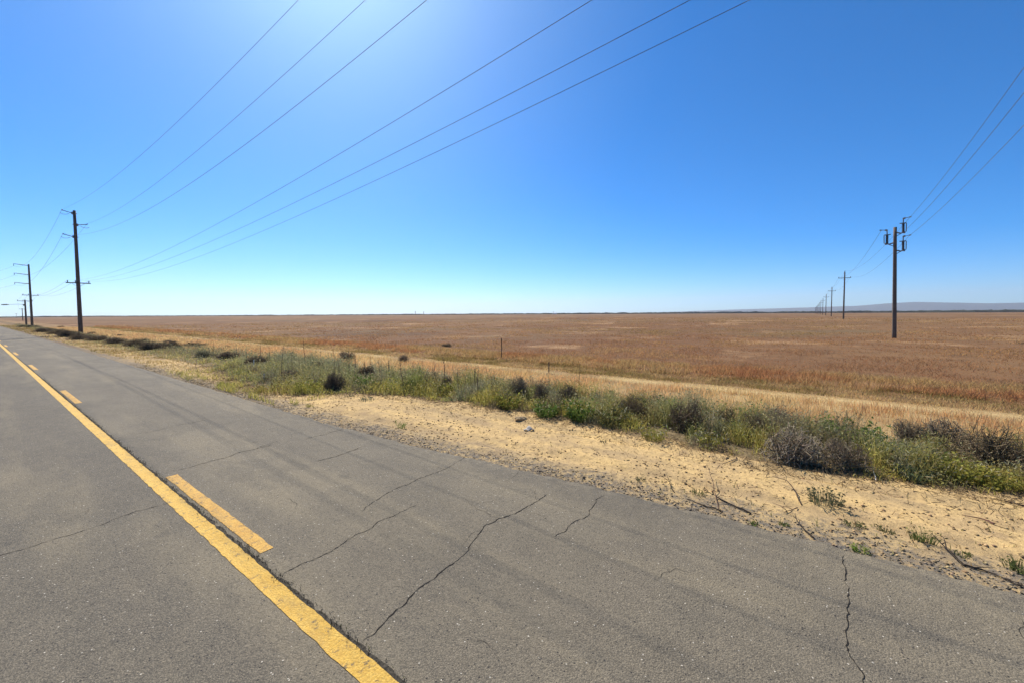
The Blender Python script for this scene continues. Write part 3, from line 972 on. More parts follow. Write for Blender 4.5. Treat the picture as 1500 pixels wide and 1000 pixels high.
def bush(px, py, wpx, hpx, kind, label, grp=None, lift=0.0):
    g = G(px, py)
    dd = depth(g.x, g.y)
    r = 0.5 * wpx * dd / FPX * 1.02
    h = hpx * dd / FPX * 0.92
    dirn = Vector((g.x, g.y, 0)).normalized()
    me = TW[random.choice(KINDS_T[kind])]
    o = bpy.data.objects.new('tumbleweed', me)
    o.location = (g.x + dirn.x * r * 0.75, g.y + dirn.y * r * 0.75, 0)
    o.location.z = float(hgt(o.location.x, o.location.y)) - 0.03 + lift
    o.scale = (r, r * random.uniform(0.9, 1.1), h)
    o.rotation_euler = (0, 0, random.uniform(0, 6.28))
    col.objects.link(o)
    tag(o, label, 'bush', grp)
    return o


BV = 'dead bushes along the weedy verge'
BF = 'small dead bushes scattered in the field'
BUSHES = [
    (490, 573, 36, 33, 'dark', 'round dark brown tumbleweed resting at the sand edge', BV),
    (1160, 684, 100, 56, 'grey', 'large grey tumbleweed of bare pale branches on the sandy shoulder', BV),
    (1232, 692, 76, 52, 'mid', 'flattened brown-grey tumbleweed touching the large pale one', BV),
    (1008, 636, 58, 60, 'dark', 'round dark bush in the middle of the green weeds', BV),
    (924, 618, 52, 46, 'dark', 'dark bush behind low weeds, left of the round dark one', BV),
    (1104, 646, 40, 48, 'dark', 'tall dark bush just left of the large grey tumbleweed', BV),
    (1136, 624, 36, 32, 'mid', 'fuzzy brown-grey bush against the dry grass', BV),
    (1064, 630, 30, 42, 'dark', 'narrow dark bush right of the round dark bush', BV),
    (1326, 658, 54, 48, 'mid', 'grey-brown bush right of the bright leafy weed', BV),
    (1378, 662, 72, 54, 'mid', 'wide grey bush at the back of the right verge', BV),
    (1438, 692, 100, 74, 'dark', 'largest dark grey bush near the right edge', BV),
    (1500, 700, 70, 60, 'dark', 'dark bush cut by the right edge of the view', BV),
    (1205, 640, 30, 30, 'dark', 'small dark bush between grey tumbleweed and bright leafy weed', BV),
    (760, 588, 34, 42, 'mid', 'grey brushy bush right of the twin stalks', BV),
    (792, 597, 36, 42, 'dark', 'dark bush left of the dark pair by the bare sapling', BV),
    (834, 604, 46, 46, 'dark', 'black-brown bush below the bare branched sapling', BV),
    (872, 600, 36, 26, 'sage', 'olive-grey bush right of the black-brown bush', BV),
    (655, 568, 26, 20, 'mid', 'grey bush among stalks behind the green weeds', BV),
    (536, 553, 30, 20, 'dark', 'small dark bush behind the round tumbleweed', BV),
    (506, 529, 32, 16, 'mid', 'reddish brushy bush at the edge of the dry grass', BV),
    (592, 532, 20, 14, 'mid', 'small brushy bush in the tan grass behind the stalks', BV),
    (424, 554, 34, 14, 'mid', 'low grey bush among the left stalks', BV),
    (468, 543, 18, 18, 'mid', 'small grey bush left behind the round tumbleweed', BV),
    (378, 535, 40, 16, 'dark', 'low bluish dark bush left of the stalks', BV),
    (334, 527, 40, 14, 'dark', 'low dark bush on the left weedy strip', BV),
    (300, 524, 34, 12, 'sage', 'low grey-green bush on the left weedy strip', BV),
    (284, 510, 44, 10, 'dark', 'long dark bush at the right end of the dark row', BV),
    (250, 511, 36, 14, 'dark', 'dark bush second from the right end of the dark row', BV),
    (222, 513, 34, 15, 'dark', 'dark bush in the middle of the dark row beyond the sand', BV),
    (196, 508, 34, 13, 'dark', 'dark bush in the dark row, left of its middle', BV),
    (170, 504, 34, 11, 'dark', 'dark bush in the dark row, right of the near tall pole', BV),
    (144, 500, 32, 11, 'dark', 'dark bush at the foot of the near tall pole, right side', BV),
    (118, 498, 30, 12, 'dark', 'dark bush in front of the near tall pole', BV),
    (100, 494, 28, 12, 'dark', 'dark bush left of the near tall pole', BV),
    (84, 490, 28, 9, 'dark', 'dark bush at the far left end of the dark row', BV),
    (68, 487, 26, 8, 'dark', 'dense black-brown bush beyond the dark row', BV),
    (50, 480.5, 18, 5, 'sage', 'olive bush at the foot of the pole with curved arms', BV),
    (35, 479.5, 16, 4, 'sage', 'olive bush at the foot of the lamp pole', BV),
    (90, 479.5, 9, 3, 'dark', 'tiny dark bush in the field left of the near tall pole', BF),
    (135, 490, 11, 5, 'dark', 'small dark bush in the field just right of the near tall pole', BF),
    (176, 493, 11, 4, 'dark', 'small dark bush in the field, second right of the near tall pole', BF),
    (334, 509, 11, 4, 'dark', 'small dark bush in the tan field above the left weeds', BF),
    (655, 508, 16, 6, 'dark', 'lone dark bush in the brown field left of the fence post', BF),
    (210, 502, 26, 7, 'sage', 'grey-green mound bush behind the dark row', BF),
    (246, 503, 14, 6, 'mid', 'reddish-grey bush behind the dark row', BF),
]
for a in BUSHES:
    bush(*a)
SAPS = [o for o in col.objects if o.get('label', '').startswith('large grey tumbleweed')][0]
lr = random.Random(8)
for k in range(7):                  # thick bleached branches of the large tumbleweed
    mb = MB()
    a = lr.uniform(0, 6.28); e = lr.uniform(0.2, 1.1)
    p = Vector((lr.uniform(-.4, .4), lr.uniform(-.4, .4), 0.06)); dv = Vector((math.cos(a) * math.cos(e), math.sin(a) * math.cos(e), math.sin(e)))
    pts = [p]
    for j in range(5):
        dv = (dv + Vector((lr.uniform(-.3, .3), lr.uniform(-.3, .3), lr.uniform(-.15, .25)))).normalized(); p = p + dv * 0.2; p.z = max(p.z, 0.04); pts.append(p)
    mb.tube(pts, [0.022, 0.020, 0.017, 0.013, 0.010, 0.006], 5, c=(0.42, 0.36, 0.29))
    mb.build('pale_branch', M['twig'], SAPS, colors=True)

# ------------------------------------------------------------------ green weeds of the verge
def dens_keep(P, ref, power=1.0):
    r = np.hypot(P[:, 0], P[:, 1])
    return rng.random(len(P)) < np.clip((ref / r) ** power, 0, 1)


def onground(x, y, dz=0.0):
    return np.stack([x, y, hgt(x, y) + dz], -1)


g_olive, g_green, g_yel, g_dusty, g_dry = map(np.array, ((0.31, 0.275, 0.095), (0.24, 0.265, 0.08), (0.46, 0.40, 0.10), (0.30, 0.285, 0.17), (0.36, 0.25, 0.12)))


def weed_color(x, y, front):
    a = fbm(x * 0.9, y * 0.9, 3, 101)[:, None]; b = fbm(x * 1.9 + 9, y * 1.9, 3, 102)[:, None]
    c = g_green + (g_olive - g_green) * sstep(0.40, 0.55, a)
    c = c + (g_dusty - c) * sstep(0.50, 0.60, b)
    c = c + (np.array([0.20, 0.155, 0.105]) - c) * sstep(0.54, 0.62, fbm(x * 1.6 + 3, y * 1.6, 3, 108)[:, None]) * 0.8
    yel = sstep(0.40, 0.62, fbm(x * 1.3, y * 1.3 + 5, 3, 103)[:, None]) * (0.25 + 0.75 * front[:, None])
    c = c + (g_yel - c) * yel * 0.9
    c = c + (g_dusty * 0.95 - c) * sstep(9, 16, y)[:, None] * 0.55 * (1 - front[:, None] * 0.6)
    far = sstep(20, 60, y)[:, None]
    return c + (g_dry * 0.75 - c) * far * (0.35 + 0.45 * sstep(0.4, 0.6, b))


weeds = Veg()
BX = np.array([(o.location.x, o.location.y, o.scale.x) for o in col.objects if o.name.startswith('tumbleweed') and o.parent is None])


def by_bush(x, y):                  # how much of a weed's place a dead bush has taken, and whether it stands right before one
    inside = np.zeros(len(x)); front = np.zeros(len(x))
    for bx, by, br in BX:
        q = math.hypot(bx, by); ux, uy = bx / q, by / q
        al = (x - bx) * ux + (y - by) * uy; la = -(x - bx) * uy + (y - by) * ux
        inside = np.maximum(inside, np.hypot(al, la) < br * 0.95)
        front = np.maximum(front, (al < 0) & (al > -br - (1.0 + 1.4 * (by > 8))) & (np.abs(la) < br * 0.9))
    return inside, front


def weed_band(n, y0, y1, wscale, hscale=1.0):
    y = y0 + (y1 - y0) * rng.random(n)
    b = xb(y)
    wid = 10.8 - b - 1.6 * sstep(34, 60, y)
    u = rng.random(n) ** 0.85
    x = b + u * wid + 0.45 * (fbm(y * 2.1, x0_ := y * 0 + 2, 3, 104) - 0.5)
    clump = fbm(x * 2.2, y * 2.2, 3, 105)
    keep = rng.random(n) < sstep(0.28, 0.5, clump) * (0.35 + 0.65 * sstep(0.0, 0.2, u))
    x, y, u, clump = x[keep], y[keep], u[keep], clump[keep]
    hh = (0.16 + 0.48 * sstep(0.0, 0.4, u) * (0.45 + 0.9 * fbm(x * 0.8, y * 0.8, 2, 106))) * (0.15 + 1.5 * clump) * hscale
    hh *= 1 - 0.4 * sstep(15, 50, y)
    ins, fro = by_bush(x, y)
    hh = hh * (1 - (0.3 + 0.35 * (y > 8)) * fro)
    kk = (ins < 0.5) | (rng.random(len(x)) < 0.28)
    x, y, u, clump, hh = x[kk], y[kk], u[kk], clump[kk], hh[kk]
    P = onground(x, y, -0.02)
    C = rgbv(weed_color(x, y, 1 - sstep(0.15, 0.6, u)), len(x), 0.3, 0.1)
    k = rng.random(len(x)) < 0.5
    t = weeds.blades(P[k], hh[k] * (0.7 + 0.6 * rng.random(k.sum())), wscale * 0.011, C[k], 0.45)
    j = rng.random(k.sum()) < 0.22
    weeds.leaves(t[j] - [0, 0, 0.02], 0.065 * wscale ** 0.5, 0.017 * wscale, rgbv((0.40, 0.36, 0.20), j.sum(), 0.25), up=0.9)
    k = ~k
    N = k.sum()
    Q = P[k] + np.stack([rng.normal(size=N) * 0.04, rng.normal(size=N) * 0.04, hh[k] * (0.15 + 0.85 * rng.random(N))], -1)
    weeds.leaves(Q, (0.035 + 0.045 * rng.random(N)) * wscale, (0.014 + 0.018 * rng.random(N)) * wscale, C[k], 0.35)


weed_band(64000, -6, 10, 1.0)
weed_band(44000, 10, 24, 1.25)
weed_band(14000, 24, 60, 1.9)
weed_band(9000, 60, 190, 3.6)
# short turf spilling to the asphalt around the left patch
n = 9000
y = 12 + 11 * rng.random(n); x = redge(y) + 0.15 + rng.random(n) ** 1.2 * 2.6
k = rng.random(n) < sstep(0.42, 0.6, fbm(x * 1.6, y * 1.1, 3, 110)) * (1 - 0.7 * (y > 17.5))
x, y = x[k], y[k]
weeds.blades(onground(x, y, -0.01), 0.10 + 0.16 * rng.random(len(x)), 0.014, rgbv(np.where(rng.random((len(x), 1)) < 0.6, g_yel, g_olive), len(x), 0.3), 0.6)
tag(weeds.build('green_weeds', M['leaf']), 'mixed green weeds covering the verge', 'weeds', kind='stuff')

# ------------------------------------------------------------------ dry grass
dry = Veg()
d_org, d_tan, d_straw, d_red, d_pur, d_olv = map(np.array, ((0.64, 0.37, 0.16), (0.64, 0.44, 0.20), (0.74, 0.57, 0.27), (0.36, 0.178, 0.080), (0.29, 0.140, 0.078), (0.31, 0.225, 0.082)))


def dry_zone(n, x0, x1, y0, y1, h, w, c1, c2, sc_=0.8, bare=0.25, bend=0.4, seed=120):
    x = x0 + (x1 - x0) * rng.random(n); y = y0 + (y1 - y0) * rng.random(n)
    x = x + 0.5 * (fbm(y * 0.6, x * 0, 2, seed + 3) - 0.5)
    cl = fbm(x * 1.8, y * 1.8, 3, seed)
    k = rng.random(n) < bare + (1 - bare) * sstep(0.35, 0.6, cl)
    x, y, cl = x[k], y[k], cl[k]
    r = np.hypot(x, y)
    m = sstep(0.36, 0.64, fbm(x * sc_, y * sc_, 3, seed + 1))[:, None]
    C = rgbv(c1 + (c2 - c1) * m, len(x), 0.3, 0.08)
    dry.blades(onground(x, y, -0.02), h * (0.5 + 0.7 * rng.random(len(x))) * (0.6 + 0.8 * cl), w * np.clip(r / 14, 0.8, 6), C, bend)


for y0, y1, f in ((-9, 18, 1.0), (18, 50, 0.45), (50, 140, 0.12)):
    L = (y1 - y0)
    dry_zone(int(1550 * L * f), 10.2, 14.9, y0, y1, 0.26, 0.012, d_org * np.array([0.98, 1.05, 1.12]), d_tan, 0.5, 0.35)
    dry_zone(int(900 * L * f), 14.7, 16.6, y0, y1, 0.06, 0.013, d_straw, d_tan, 0.7, 0.6, 0.9)
    dry_zone(int(1300 * L * f), 16.2, 18.2, y0, y1, 0.13, 0.013, d_olv, d_tan * 0.8, 0.5, 0.5, 0.6)
    dry_zone(int(1300 * L * f), 17.8, 21.5, y0, y1, 0.27, 0.012, d_tan * np.array([0.74, 0.70, 0.66]), d_red * 1.2, 0.35, 0.2, 0.7)
dry_zone(9000, 5.3, 8.3, 23, 60, 0.13, 0.012, d_olv * 1.1, d_straw * 0.8, 0.5, 0.15, 0.8)
dry_zone(7000, 5.0, 8.3, 60, 190, 0.16, 0.012, d_olv * 0.9, d_straw * 0.7, 0.3, 0.2, 0.8)
# the open field: equal coverage per degree, so blades get sparser and coarser with distance
n = 190000
r = 17 * (160 / 17) ** rng.random(n)
az_ = R(-4) + R(124) * rng.random(n)
x, y = r * np.sin(az_), r * np.cos(az_)
k = (x > 20.0 + 0.6 * rng.random(n)) & (x < 170)
x, y, r = x[k], y[k], r[k]
c1 = fbm(x * 0.10, y * 0.10, 4, 131)[:, None]; c2 = fbm(x * 0.35 + 7, y * 0.35, 4, 132)[:, None]; c3 = fbm(x * 0.05, y * 0.05 + 3, 3, 133)[:, None]
C = d_red + (d_tan * np.array([0.72, 0.62, 0.58]) - d_red) * sstep(0.50, 0.68, c2)
C = C + (d_pur - C) * sstep(0.50, 0.66, c1) * 0.65
C = C + (d_olv * 0.85 - C) * sstep(0.48, 0.64, c3) * 0.6
hl = 0.10 + 0.12 * sstep(0.35, 0.65, c2[:, 0])
k = rng.random(len(x)) < 0.45 + 0.55 * sstep(0.4, 0.6, c2[:, 0])
dry.blades(onground(x, y, -0.03)[k], (hl * (0.6 + 0.6 * rng.random(len(x))))[k], (0.011 * np.clip(r / 14, 1, 9))[k], rgbv(C[k], k.sum(), 0.25, 0.05), 1.4)
tag(dry.build('dry_grass', M['dry']), 'dry tan and reddish grass covering the field', 'grass', kind='stuff')

# ------------------------------------------------------------------ grit, clods, litter and crumbs
def stones(name, x, y, size, C, flat=0.7, dz=0.0):
    N = len(x)
    base = np.array([(1, 0, 0), (-1, 0, 0), (0, 1, 0), (0, -1, 0), (0, 0, 1), (0, 0, -1)], float)
    o = base[None] * (0.65 + 0.7 * rng.random((N, 6, 1))) + 0.25 * (rng.random((N, 6, 3)) - 0.5)
    a = rng.random(N) * 6.28
    ca, sa = np.cos(a)[:, None], np.sin(a)[:, None]
    o = np.stack([o[..., 0] * ca - o[..., 1] * sa, o[..., 0] * sa + o[..., 1] * ca, o[..., 2] * flat], -1) * (size[:, None, None] / 2)
    o += np.stack([x, y, hgt(x, y) + size * 0.12 + dz], -1)[:, None]
    f = np.array([(0, 2, 4), (2, 1, 4), (1, 3, 4), (3, 0, 4), (2, 0, 5), (1, 2, 5), (3, 1, 5), (0, 3, 5)])
    F = f[None] + np.arange(N)[:, None, None] * 6
    return mesh_np(name, o.reshape(-1, 3), F.reshape(-1, 3), M['stone'], np.repeat(C[:, None], 6, 1).reshape(-1, 3))


n = 17000
y = -5 + 34 * rng.random(n) ** 1.5; x = redge(y) + np.abs(rng.normal(size=n)) * 0.30 - 0.05
k = rng.random(n) < 0.3 + 0.7 * sstep(0.35, 0.6, fbm(x * 1.3, y * 1.3, 3, 140)); x, y = x[k], y[k]; n = len(x)
pal = np.array([(0.06, 0.055, 0.048), (0.13, 0.11, 0.088), (0.25, 0.195, 0.125), (0.40, 0.30, 0.17)])
C = rgbv(pal[rng.choice(4, n, p=(0.22, 0.3, 0.28, 0.2))], n, 0.25)
tag(stones('gravel', x, y, 0.007 + 0.028 * rng.random(n) ** 3, C), 'dark asphalt crumbs and grit along the road edge', 'gravel', kind='stuff')
n = 20000
y = -5 + 32 * rng.random(n) ** 1.5; x = redge(y) + 0.15 + rng.random(n) * np.maximum(xb(y) - redge(y), 0.3)
k = rng.random(n) < 0.12 + 0.88 * sstep(0.44, 0.62, fbm(x * 1.5, y * 1.5, 3, 141))
x, y = x[k], y[k]
pal = np.array([(0.44, 0.31, 0.15), (0.34, 0.23, 0.12), (0.27, 0.185, 0.10), (0.18, 0.125, 0.072)])
C = rgbv(pal[rng.choice(4, len(x), p=(0.35, 0.3, 0.2, 0.15))], len(x), 0.25)
tag(stones('sand_clods', x, y, 0.007 + 0.045 * rng.random(len(x)) ** 4, C), 'small clods and pebbles on the sandy shoulder', 'pebbles', kind='stuff')
lit = Veg()
n = 5200
y = -5 + 26 * rng.random(n) ** 1.3; x = redge(y) + 0.05 + rng.random(n) * np.maximum(xb(y) - redge(y) + 0.4, 0.3)
k = rng.random(n) < 0.2 + 0.8 * sstep(0.42, 0.62, fbm(x * 1.2 + 4, y * 1.2, 3, 142))
x, y = x[k], y[k]; n = len(x)
a = rng.random(n) * 6.28; ln = 0.02 + 0.10 * rng.random(n) ** 2.5
A = onground(x, y, 0.006); B = A + np.stack([np.cos(a) * ln, np.sin(a) * ln, 0.012 * rng.random(n)], -1)
lit.twigs(A, B, 0.003 + 0.002 * rng.random(n), 0.002, rgbv(np.array([(0.12, 0.08, 0.05), (0.30, 0.21, 0.12), (0.07, 0.05, 0.04)])[rng.choice(3, n)], n, 0.3))
tag(lit.build('plant_litter', M['twig']), 'bits of dry stalk lying on the sandy shoulder', 'litter', kind='stuff')
lit = Veg()                         # dead stems and litter where the weeds meet the sand
n = 6000
y = -5 + 30 * rng.random(n) ** 1.2; x = xb(y) + 0.35 * rng.normal(size=n) - 0.05
x = np.maximum(x, redge(y) + 0.1)
a = rng.random(n) * 6.28; ln = 0.03 + 0.16 * rng.random(n) ** 2
A = onground(x, y, 0.006); B = A + np.stack([np.cos(a) * ln, np.sin(a) * ln, 0.10 * rng.random(n) ** 2], -1)
lit.twigs(A, B, 0.0035, 0.002, rgbv(np.array([(0.20, 0.14, 0.085), (0.38, 0.28, 0.15), (0.10, 0.07, 0.05)])[rng.choice(3, n)], n, 0.3))
n = 2200
y = -4 + 26 * rng.random(n) ** 1.3; x = redge(y) + 0.2 + rng.random(n) * np.maximum(xb(y) - redge(y), 0.3)
k = fbm(x * 1.4, y * 1.4, 3, 145) > 0.56; x, y = x[k], y[k]; n = len(x)
lit.blades(onground(x, y, -0.005), 0.03 + 0.07 * rng.random(n), 0.009, rgbv(np.where(rng.random((n, 1)) < 0.5, d_tan * 0.7, g_olive * 0.8), n, 0.3), 1.2)
tag(lit.build('dry_litter', M['leaf']), 'dead stems and sparse dry grass where the weeds meet the sand', 'litter', kind='stuff')
jg = Veg()
n = 2600
y = 1.0 + 24 * rng.random(n) ** 1.7; x = LB + 0.005 + 0.045 * rng.random(n) + 0.02 * rng.normal(size=n)
k = rng.random(n) < 0.3 + 0.7 * sstep(0.4, 0.6, fbm(y * 3, y * 0, 3, 143)); x, y = x[k], y[k]; n = len(x)
P = np.stack([x, y, np.full(n, 0.003)], -1)
jg.blades(P, 0.010 + 0.022 * rng.random(n), 0.006, rgbv(np.where(rng.random((n, 1)) < 0.25, np.array([[0.12, 0.12, 0.05]]), np.array([[0.03, 0.028, 0.024]])), n, 0.3), 0.8)
tag(jg.build('joint_grass', M['leaf']), 'short dark grass in the joint beside the yellow line', 'grass', kind='stuff')

# ------------------------------------------------------------------ single plants, stalks, sticks
def tuft(px, py, wpx, hpx, c, label, n=90, leafy=0.5, grp=None, name='weed', heads=0.0, lie=0.5):
    g = G(px, py); dd = depth(g.x, g.y)
    r = 0.5 * wpx * dd / FPX; h = hpx * dd / FPX
    dirn = Vector((g.x, g.y, 0)).normalized()
    cx, cy = g.x + dirn.x * r * 0.6, g.y + dirn.y * r * 0.6
    v = Veg()
    w = max(0.007, 0.0008 * dd)
    a = rng.random(n) * 6.28; q = r * np.sqrt(rng.random(n)) * 0.8
    x, y = cx + np.cos(a) * q, cy + np.sin(a) * q
    top = h * (1 - 0.5 * (q / r) ** 2) * (0.6 + 0.5 * rng.random(n))
    P = onground(x, y, -0.01)
    t = v.blades(P, top, w, rgbv(c, n, 0.3, 0.1), lie, a)
    m = int(n * 2.2 * leafy)
    if m:
        i = rng.integers(0, n, m); f = rng.random((m, 1)) ** 0.7
        v.leaves(P[i] * (1 - f) + t[i] * f, np.clip(h * 0.22, 0.03, 0.10) * (0.6 + 0.7 * rng.random(m)), np.clip(h * 0.09, 0.014, 0.045), rgbv(c, m, 0.3, 0.12), 0.3)
    o = v.build(name, M['leaf'])
    if heads:
        v2 = Veg(); k = rng.random(n) < heads
        v2.leaves(t[k] - [0, 0, 0.03], 0.08, 0.022, rgbv((0.46, 0.42, 0.26), k.sum(), 0.2), 1.0)
        v2.build('seed_heads', M['leaf'], o)['kind'] = 'stuff'
    # put the origin at the base
    base = Vector((cx, cy, float(hgt(cx, cy))))
    o.data.transform(Matrix.Translation(-base)); o.location = base
    for ch in o.children:
        ch.data.transform(Matrix.Translation(-base))
    return tag(o, label, 'weed', grp)


LG, YG, OG, DG, BG = (0.11, 0.165, 0.04), (0.25, 0.235, 0.055), (0.15, 0.145, 0.055), (0.10, 0.125, 0.07), (0.14, 0.19, 0.045)
GW = 'single weeds in the verge'
for a in [
    (1240, 655, 84, 46, BG, 'bright leafy weed behind the large grey tumbleweed', 260, 1.2, GW, 'weed', 0.15),
    (1290, 668, 44, 30, LG, 'leafy green weed between tumbleweeds and the wide grey bush', 150, 1.0, GW, 'weed', 0.2),
    (1398, 706, 64, 40, YG, 'yellow-green feathery weed at the sand edge, right part', 220, 0.7, GW, 'weed', 0.15),
    (1455, 716, 60, 26, YG, 'low spreading yellow-green weed near the right edge', 180, 0.7, GW, 'weed', 0.0),
    (1040, 656, 36, 28, YG, 'yellow-green grass clump on the sand below the dark bushes', 130, 0.4, GW, 'weed', 0.2),
    (958, 646, 34, 24, YG, 'pale yellow-green weed at the sand edge below the dark bush', 130, 0.5, GW, 'weed', 0.2),
    (968, 612, 44, 36, LG, 'tall green weed left of the round dark bush', 200, 1.0, GW, 'weed', 0.25),
    (1085, 640, 26, 26, OG, 'olive weed clump between two dark bushes', 110, 0.9, GW, 'weed', 0.3),
    (895, 625, 40, 32, OG, 'olive weed clump at the middle sand edge', 160, 0.8, GW, 'weed', 0.3),
    (850, 618, 36, 34, LG, 'green weed below the black-brown bush', 160, 0.9, GW, 'weed', 0.25),
    (800, 612, 34, 26, LG, 'green weed right of the brown clod', 150, 0.9, GW, 'weed', 0.2),
    (745, 600, 32, 28, YG, 'yellow-green mustard weed above the brown clod', 150, 1.0, GW, 'weed', 0.1),
    (650, 578, 30, 22, YG, 'yellow-green weed under the leaning dark stalk', 130, 1.0, GW, 'weed', 0.1),
    (602, 572, 30, 26, YG, 'yellow-green weed beside the pale leaning stick', 130, 0.8, GW, 'weed', 0.1),
    (536, 570, 30, 26, LG, 'green weed just right of the round tumbleweed', 130, 0.8, GW, 'weed', 0.1),
    (450, 576, 50, 22, YG, 'yellow-green weed left of the round tumbleweed', 190, 0.6, GW, 'weed', 0.1),
    (400, 577, 60, 18, (0.24, 0.19, 0.055), 'ochre-green grass patch at the asphalt edge', 200, 0.3, GW, 'weed', 0.0),
    (330, 565, 26, 9, YG, 'small yellow-green weed left of the ochre grass patch', 90, 0.8, GW, 'weed', 0.0),
    (488, 538, 40, 14, (0.22, 0.25, 0.10), 'pale green weed behind the round tumbleweed', 120, 1.0, GW, 'weed', 0.0),
    (1340, 706, 44, 26, DG, 'dull green weed at the sand edge left of the feathery one', 140, 0.8, GW, 'weed', 0.1),
]:
    tuft(*a)
GS = 'small weeds on the bare sand'
for a in [
    (587, 627, 16, 13, BG, 'small bright weed at the asphalt edge in the middle', 26, 1.2, GS),
    (1260, 810, 22, 12, (0.22, 0.28, 0.05), 'bright lime sprout on the asphalt edge by the long crack', 30, 1.2, GS),
    (454, 596, 12, 8, YG, 'yellow-green sprout at the road edge, right of a pair', 24, 1.0, GS),
    (434, 593, 10, 7, YG, 'yellow-green sprout at the road edge, left of a pair', 22, 1.0, GS),
    (537, 587, 26, 7, (0.085, 0.11, 0.075), 'flat dark green rosette on the sand', 50, 1.4, GS),
    (512, 581, 18, 4, (0.10, 0.12, 0.08), 'thin flat weed left of the dark rosette', 36, 1.2, GS),
    (1208, 740, 50, 26, (0.135, 0.135, 0.075), 'grey-green weed on the sand beside the arched twig', 110, 0.7, GS),
    (1250, 772, 28, 9, (0.14, 0.145, 0.06), 'flat olive weed between the twigs and the crack', 60, 0.5, GS),
    (1352, 795, 34, 24, (0.14, 0.155, 0.05), 'grassy green weed by the forked dark stick', 90, 0.3, GS),
    (1298, 780, 24, 12, (0.15, 0.145, 0.06), 'low olive weed left of the grassy weed', 50, 0.4, GS),
    (1148, 770, 16, 7, (0.12, 0.15, 0.04), 'small green weed near the dark twig by the road', 30, 0.6, GS),
    (1104, 769, 12, 7, (0.12, 0.15, 0.04), 'small green weed below the thick lying twig', 28, 0.6, GS),
    (1022, 726, 24, 10, (0.14, 0.15, 0.055), 'olive grass tuft among the lying twigs', 50, 0.3, GS),
    (1490, 838, 34, 22, (0.13, 0.15, 0.05), 'green weed at the right edge by the road', 80, 0.4, GS),
    (1410, 815, 22, 8, (0.15, 0.16, 0.06), 'faint green weed right of the forked stick', 40, 0.4, GS),
    (884, 648, 13, 5, (0.13, 0.12, 0.075), 'dull little weed alone on the sand', 30, 0.6, GS),
    (262, 548, 10, 6, OG, 'tiny weed on the left sand strip', 26, 0.8, GS),
    (938, 705, 16, 9, (0.12, 0.12, 0.06), 'dull green weed in the gritty edge', 34, 0.6, GS),
]:
    tuft(*a)


def stick(pp, r, label, *a_, **k_):
    return stick_(pp, r * 0.72, label, *a_, **k_)


def stick_(pp, r, label, c=(0.06, 0.045, 0.035), up=None, grp='dead twigs on the shoulder', side=3, name='twig', seed=0):
    lr = random.Random(seed + len(label))
    pts = []
    for i, (a, b) in enumerate(pp):
        p = G(a, b); p.z = float(hgt(p.x, p.y)) + r * 0.8 + (up[i] if up else 0.006)
        pts.append(p)
    fine = [pts[0]]
    for a, b in zip(pts, pts[1:]):
        m = (a + b) / 2 + Vector((lr.uniform(-1, 1), lr.uniform(-1, 1), lr.uniform(0, 1))) * (b - a).length * 0.05
        fine += [m, b]
    mb = MB()
    n = len(fine) - 1
    mb.tube(fine, [r * (1 - 0.7 * i / n) for i in range(n + 1)], 6, c=c)
    for k in range(side):
        i = lr.randrange(1, n)
        p = fine[i]; d = (fine[i + 1] - fine[i]).normalized()
        dv = (d + Vector((lr.uniform(-.8, .8), lr.uniform(-.8, .8), lr.uniform(0.0, .4)))).normalized()
        L = lr.uniform(0.06, 0.2)
        mb.tube([p, p + dv * L * 0.5, p + dv * L + Vector((0, 0, -0.3 * L * dv.z))], [r * 0.55, r * 0.4, r * 0.15], 5, c=c)
    base = pts[0].copy()
    o = mb.build(name, M['twig'], colors=True)
    o.data.transform(Matrix.Translation(-base)); o.location = base
    return tag(o, label, 'twig', grp)


DK = (0.05, 0.04, 0.032); BR = (0.13, 0.085, 0.06)
stick([(988, 721), (981, 710), (975, 699)], 0.010, 'short dark twig standing in grit, leftmost of the twigs', DK, (0, 0.04, 0.09), side=1)
stick([(1053, 745), (1046, 722), (1040, 706), (1034, 695)], 0.010, 'brown forked twig rising above the lying ones', BR, (0, 0.06, 0.12, 0.18), side=4)
stick([(1100, 753), (1078, 743), (1056, 732), (1030, 717)], 0.016, 'thick dark twig lying across the gritty edge', DK, side=5)
stick([(1056, 749), (1036, 743), (1018, 736), (1006, 731)], 0.012, 'dark twig nearest the asphalt, left of the thick one', DK, side=4)
stick([(1174, 739), (1166, 726), (1152, 712), (1136, 705), (1118, 700)], 0.012, 'thin arched twig bowed over the sand', (0.08, 0.055, 0.042), (0, 0.05, 0.09, 0.07, 0.0), side=1)
stick([(1168, 744), (1158, 748), (1149, 751)], 0.010, 'short brown twig below the arched one', BR, side=1)
stick([(1192, 788), (1178, 777), (1170, 769), (1162, 760)], 0.015, 'dark straight twig with its end on the asphalt edge', DK, (0, 0.01, 0.02, 0.03), side=1)
stick([(1413, 829), (1398, 820), (1386, 810), (1374, 799)], 0.016, 'forked dark stick in the grass at the lower right', DK, (0, 0.03, 0.05, 0.06), side=4)
stick([(1412, 828), (1440, 836), (1470, 848), (1504, 864)], 0.014, 'long dark stick running to the lower right corner', DK, side=3)
stick([(1456, 768), (1436, 760), (1408, 755)], 0.016, 'reddish bark strip lying alone on clean sand', (0.15, 0.08, 0.06), side=0)
stick([(1080, 675), (1062, 678), (1048, 687)], 0.010, 'curved grey twig left of the large grey tumbleweed', (0.17, 0.13, 0.10), side=0)
stick([(1500, 741), (1470, 734), (1436, 728)], 0.012, 'thin dark stick below the weeds at the right edge', (0.09, 0.06, 0.045), side=1)
stick([(1283, 704), (1280, 698), (1277, 693)], 0.008, 'bleached white stick at the sand edge', (0.62, 0.58, 0.50), (0, 0.06, 0.12), side=0)
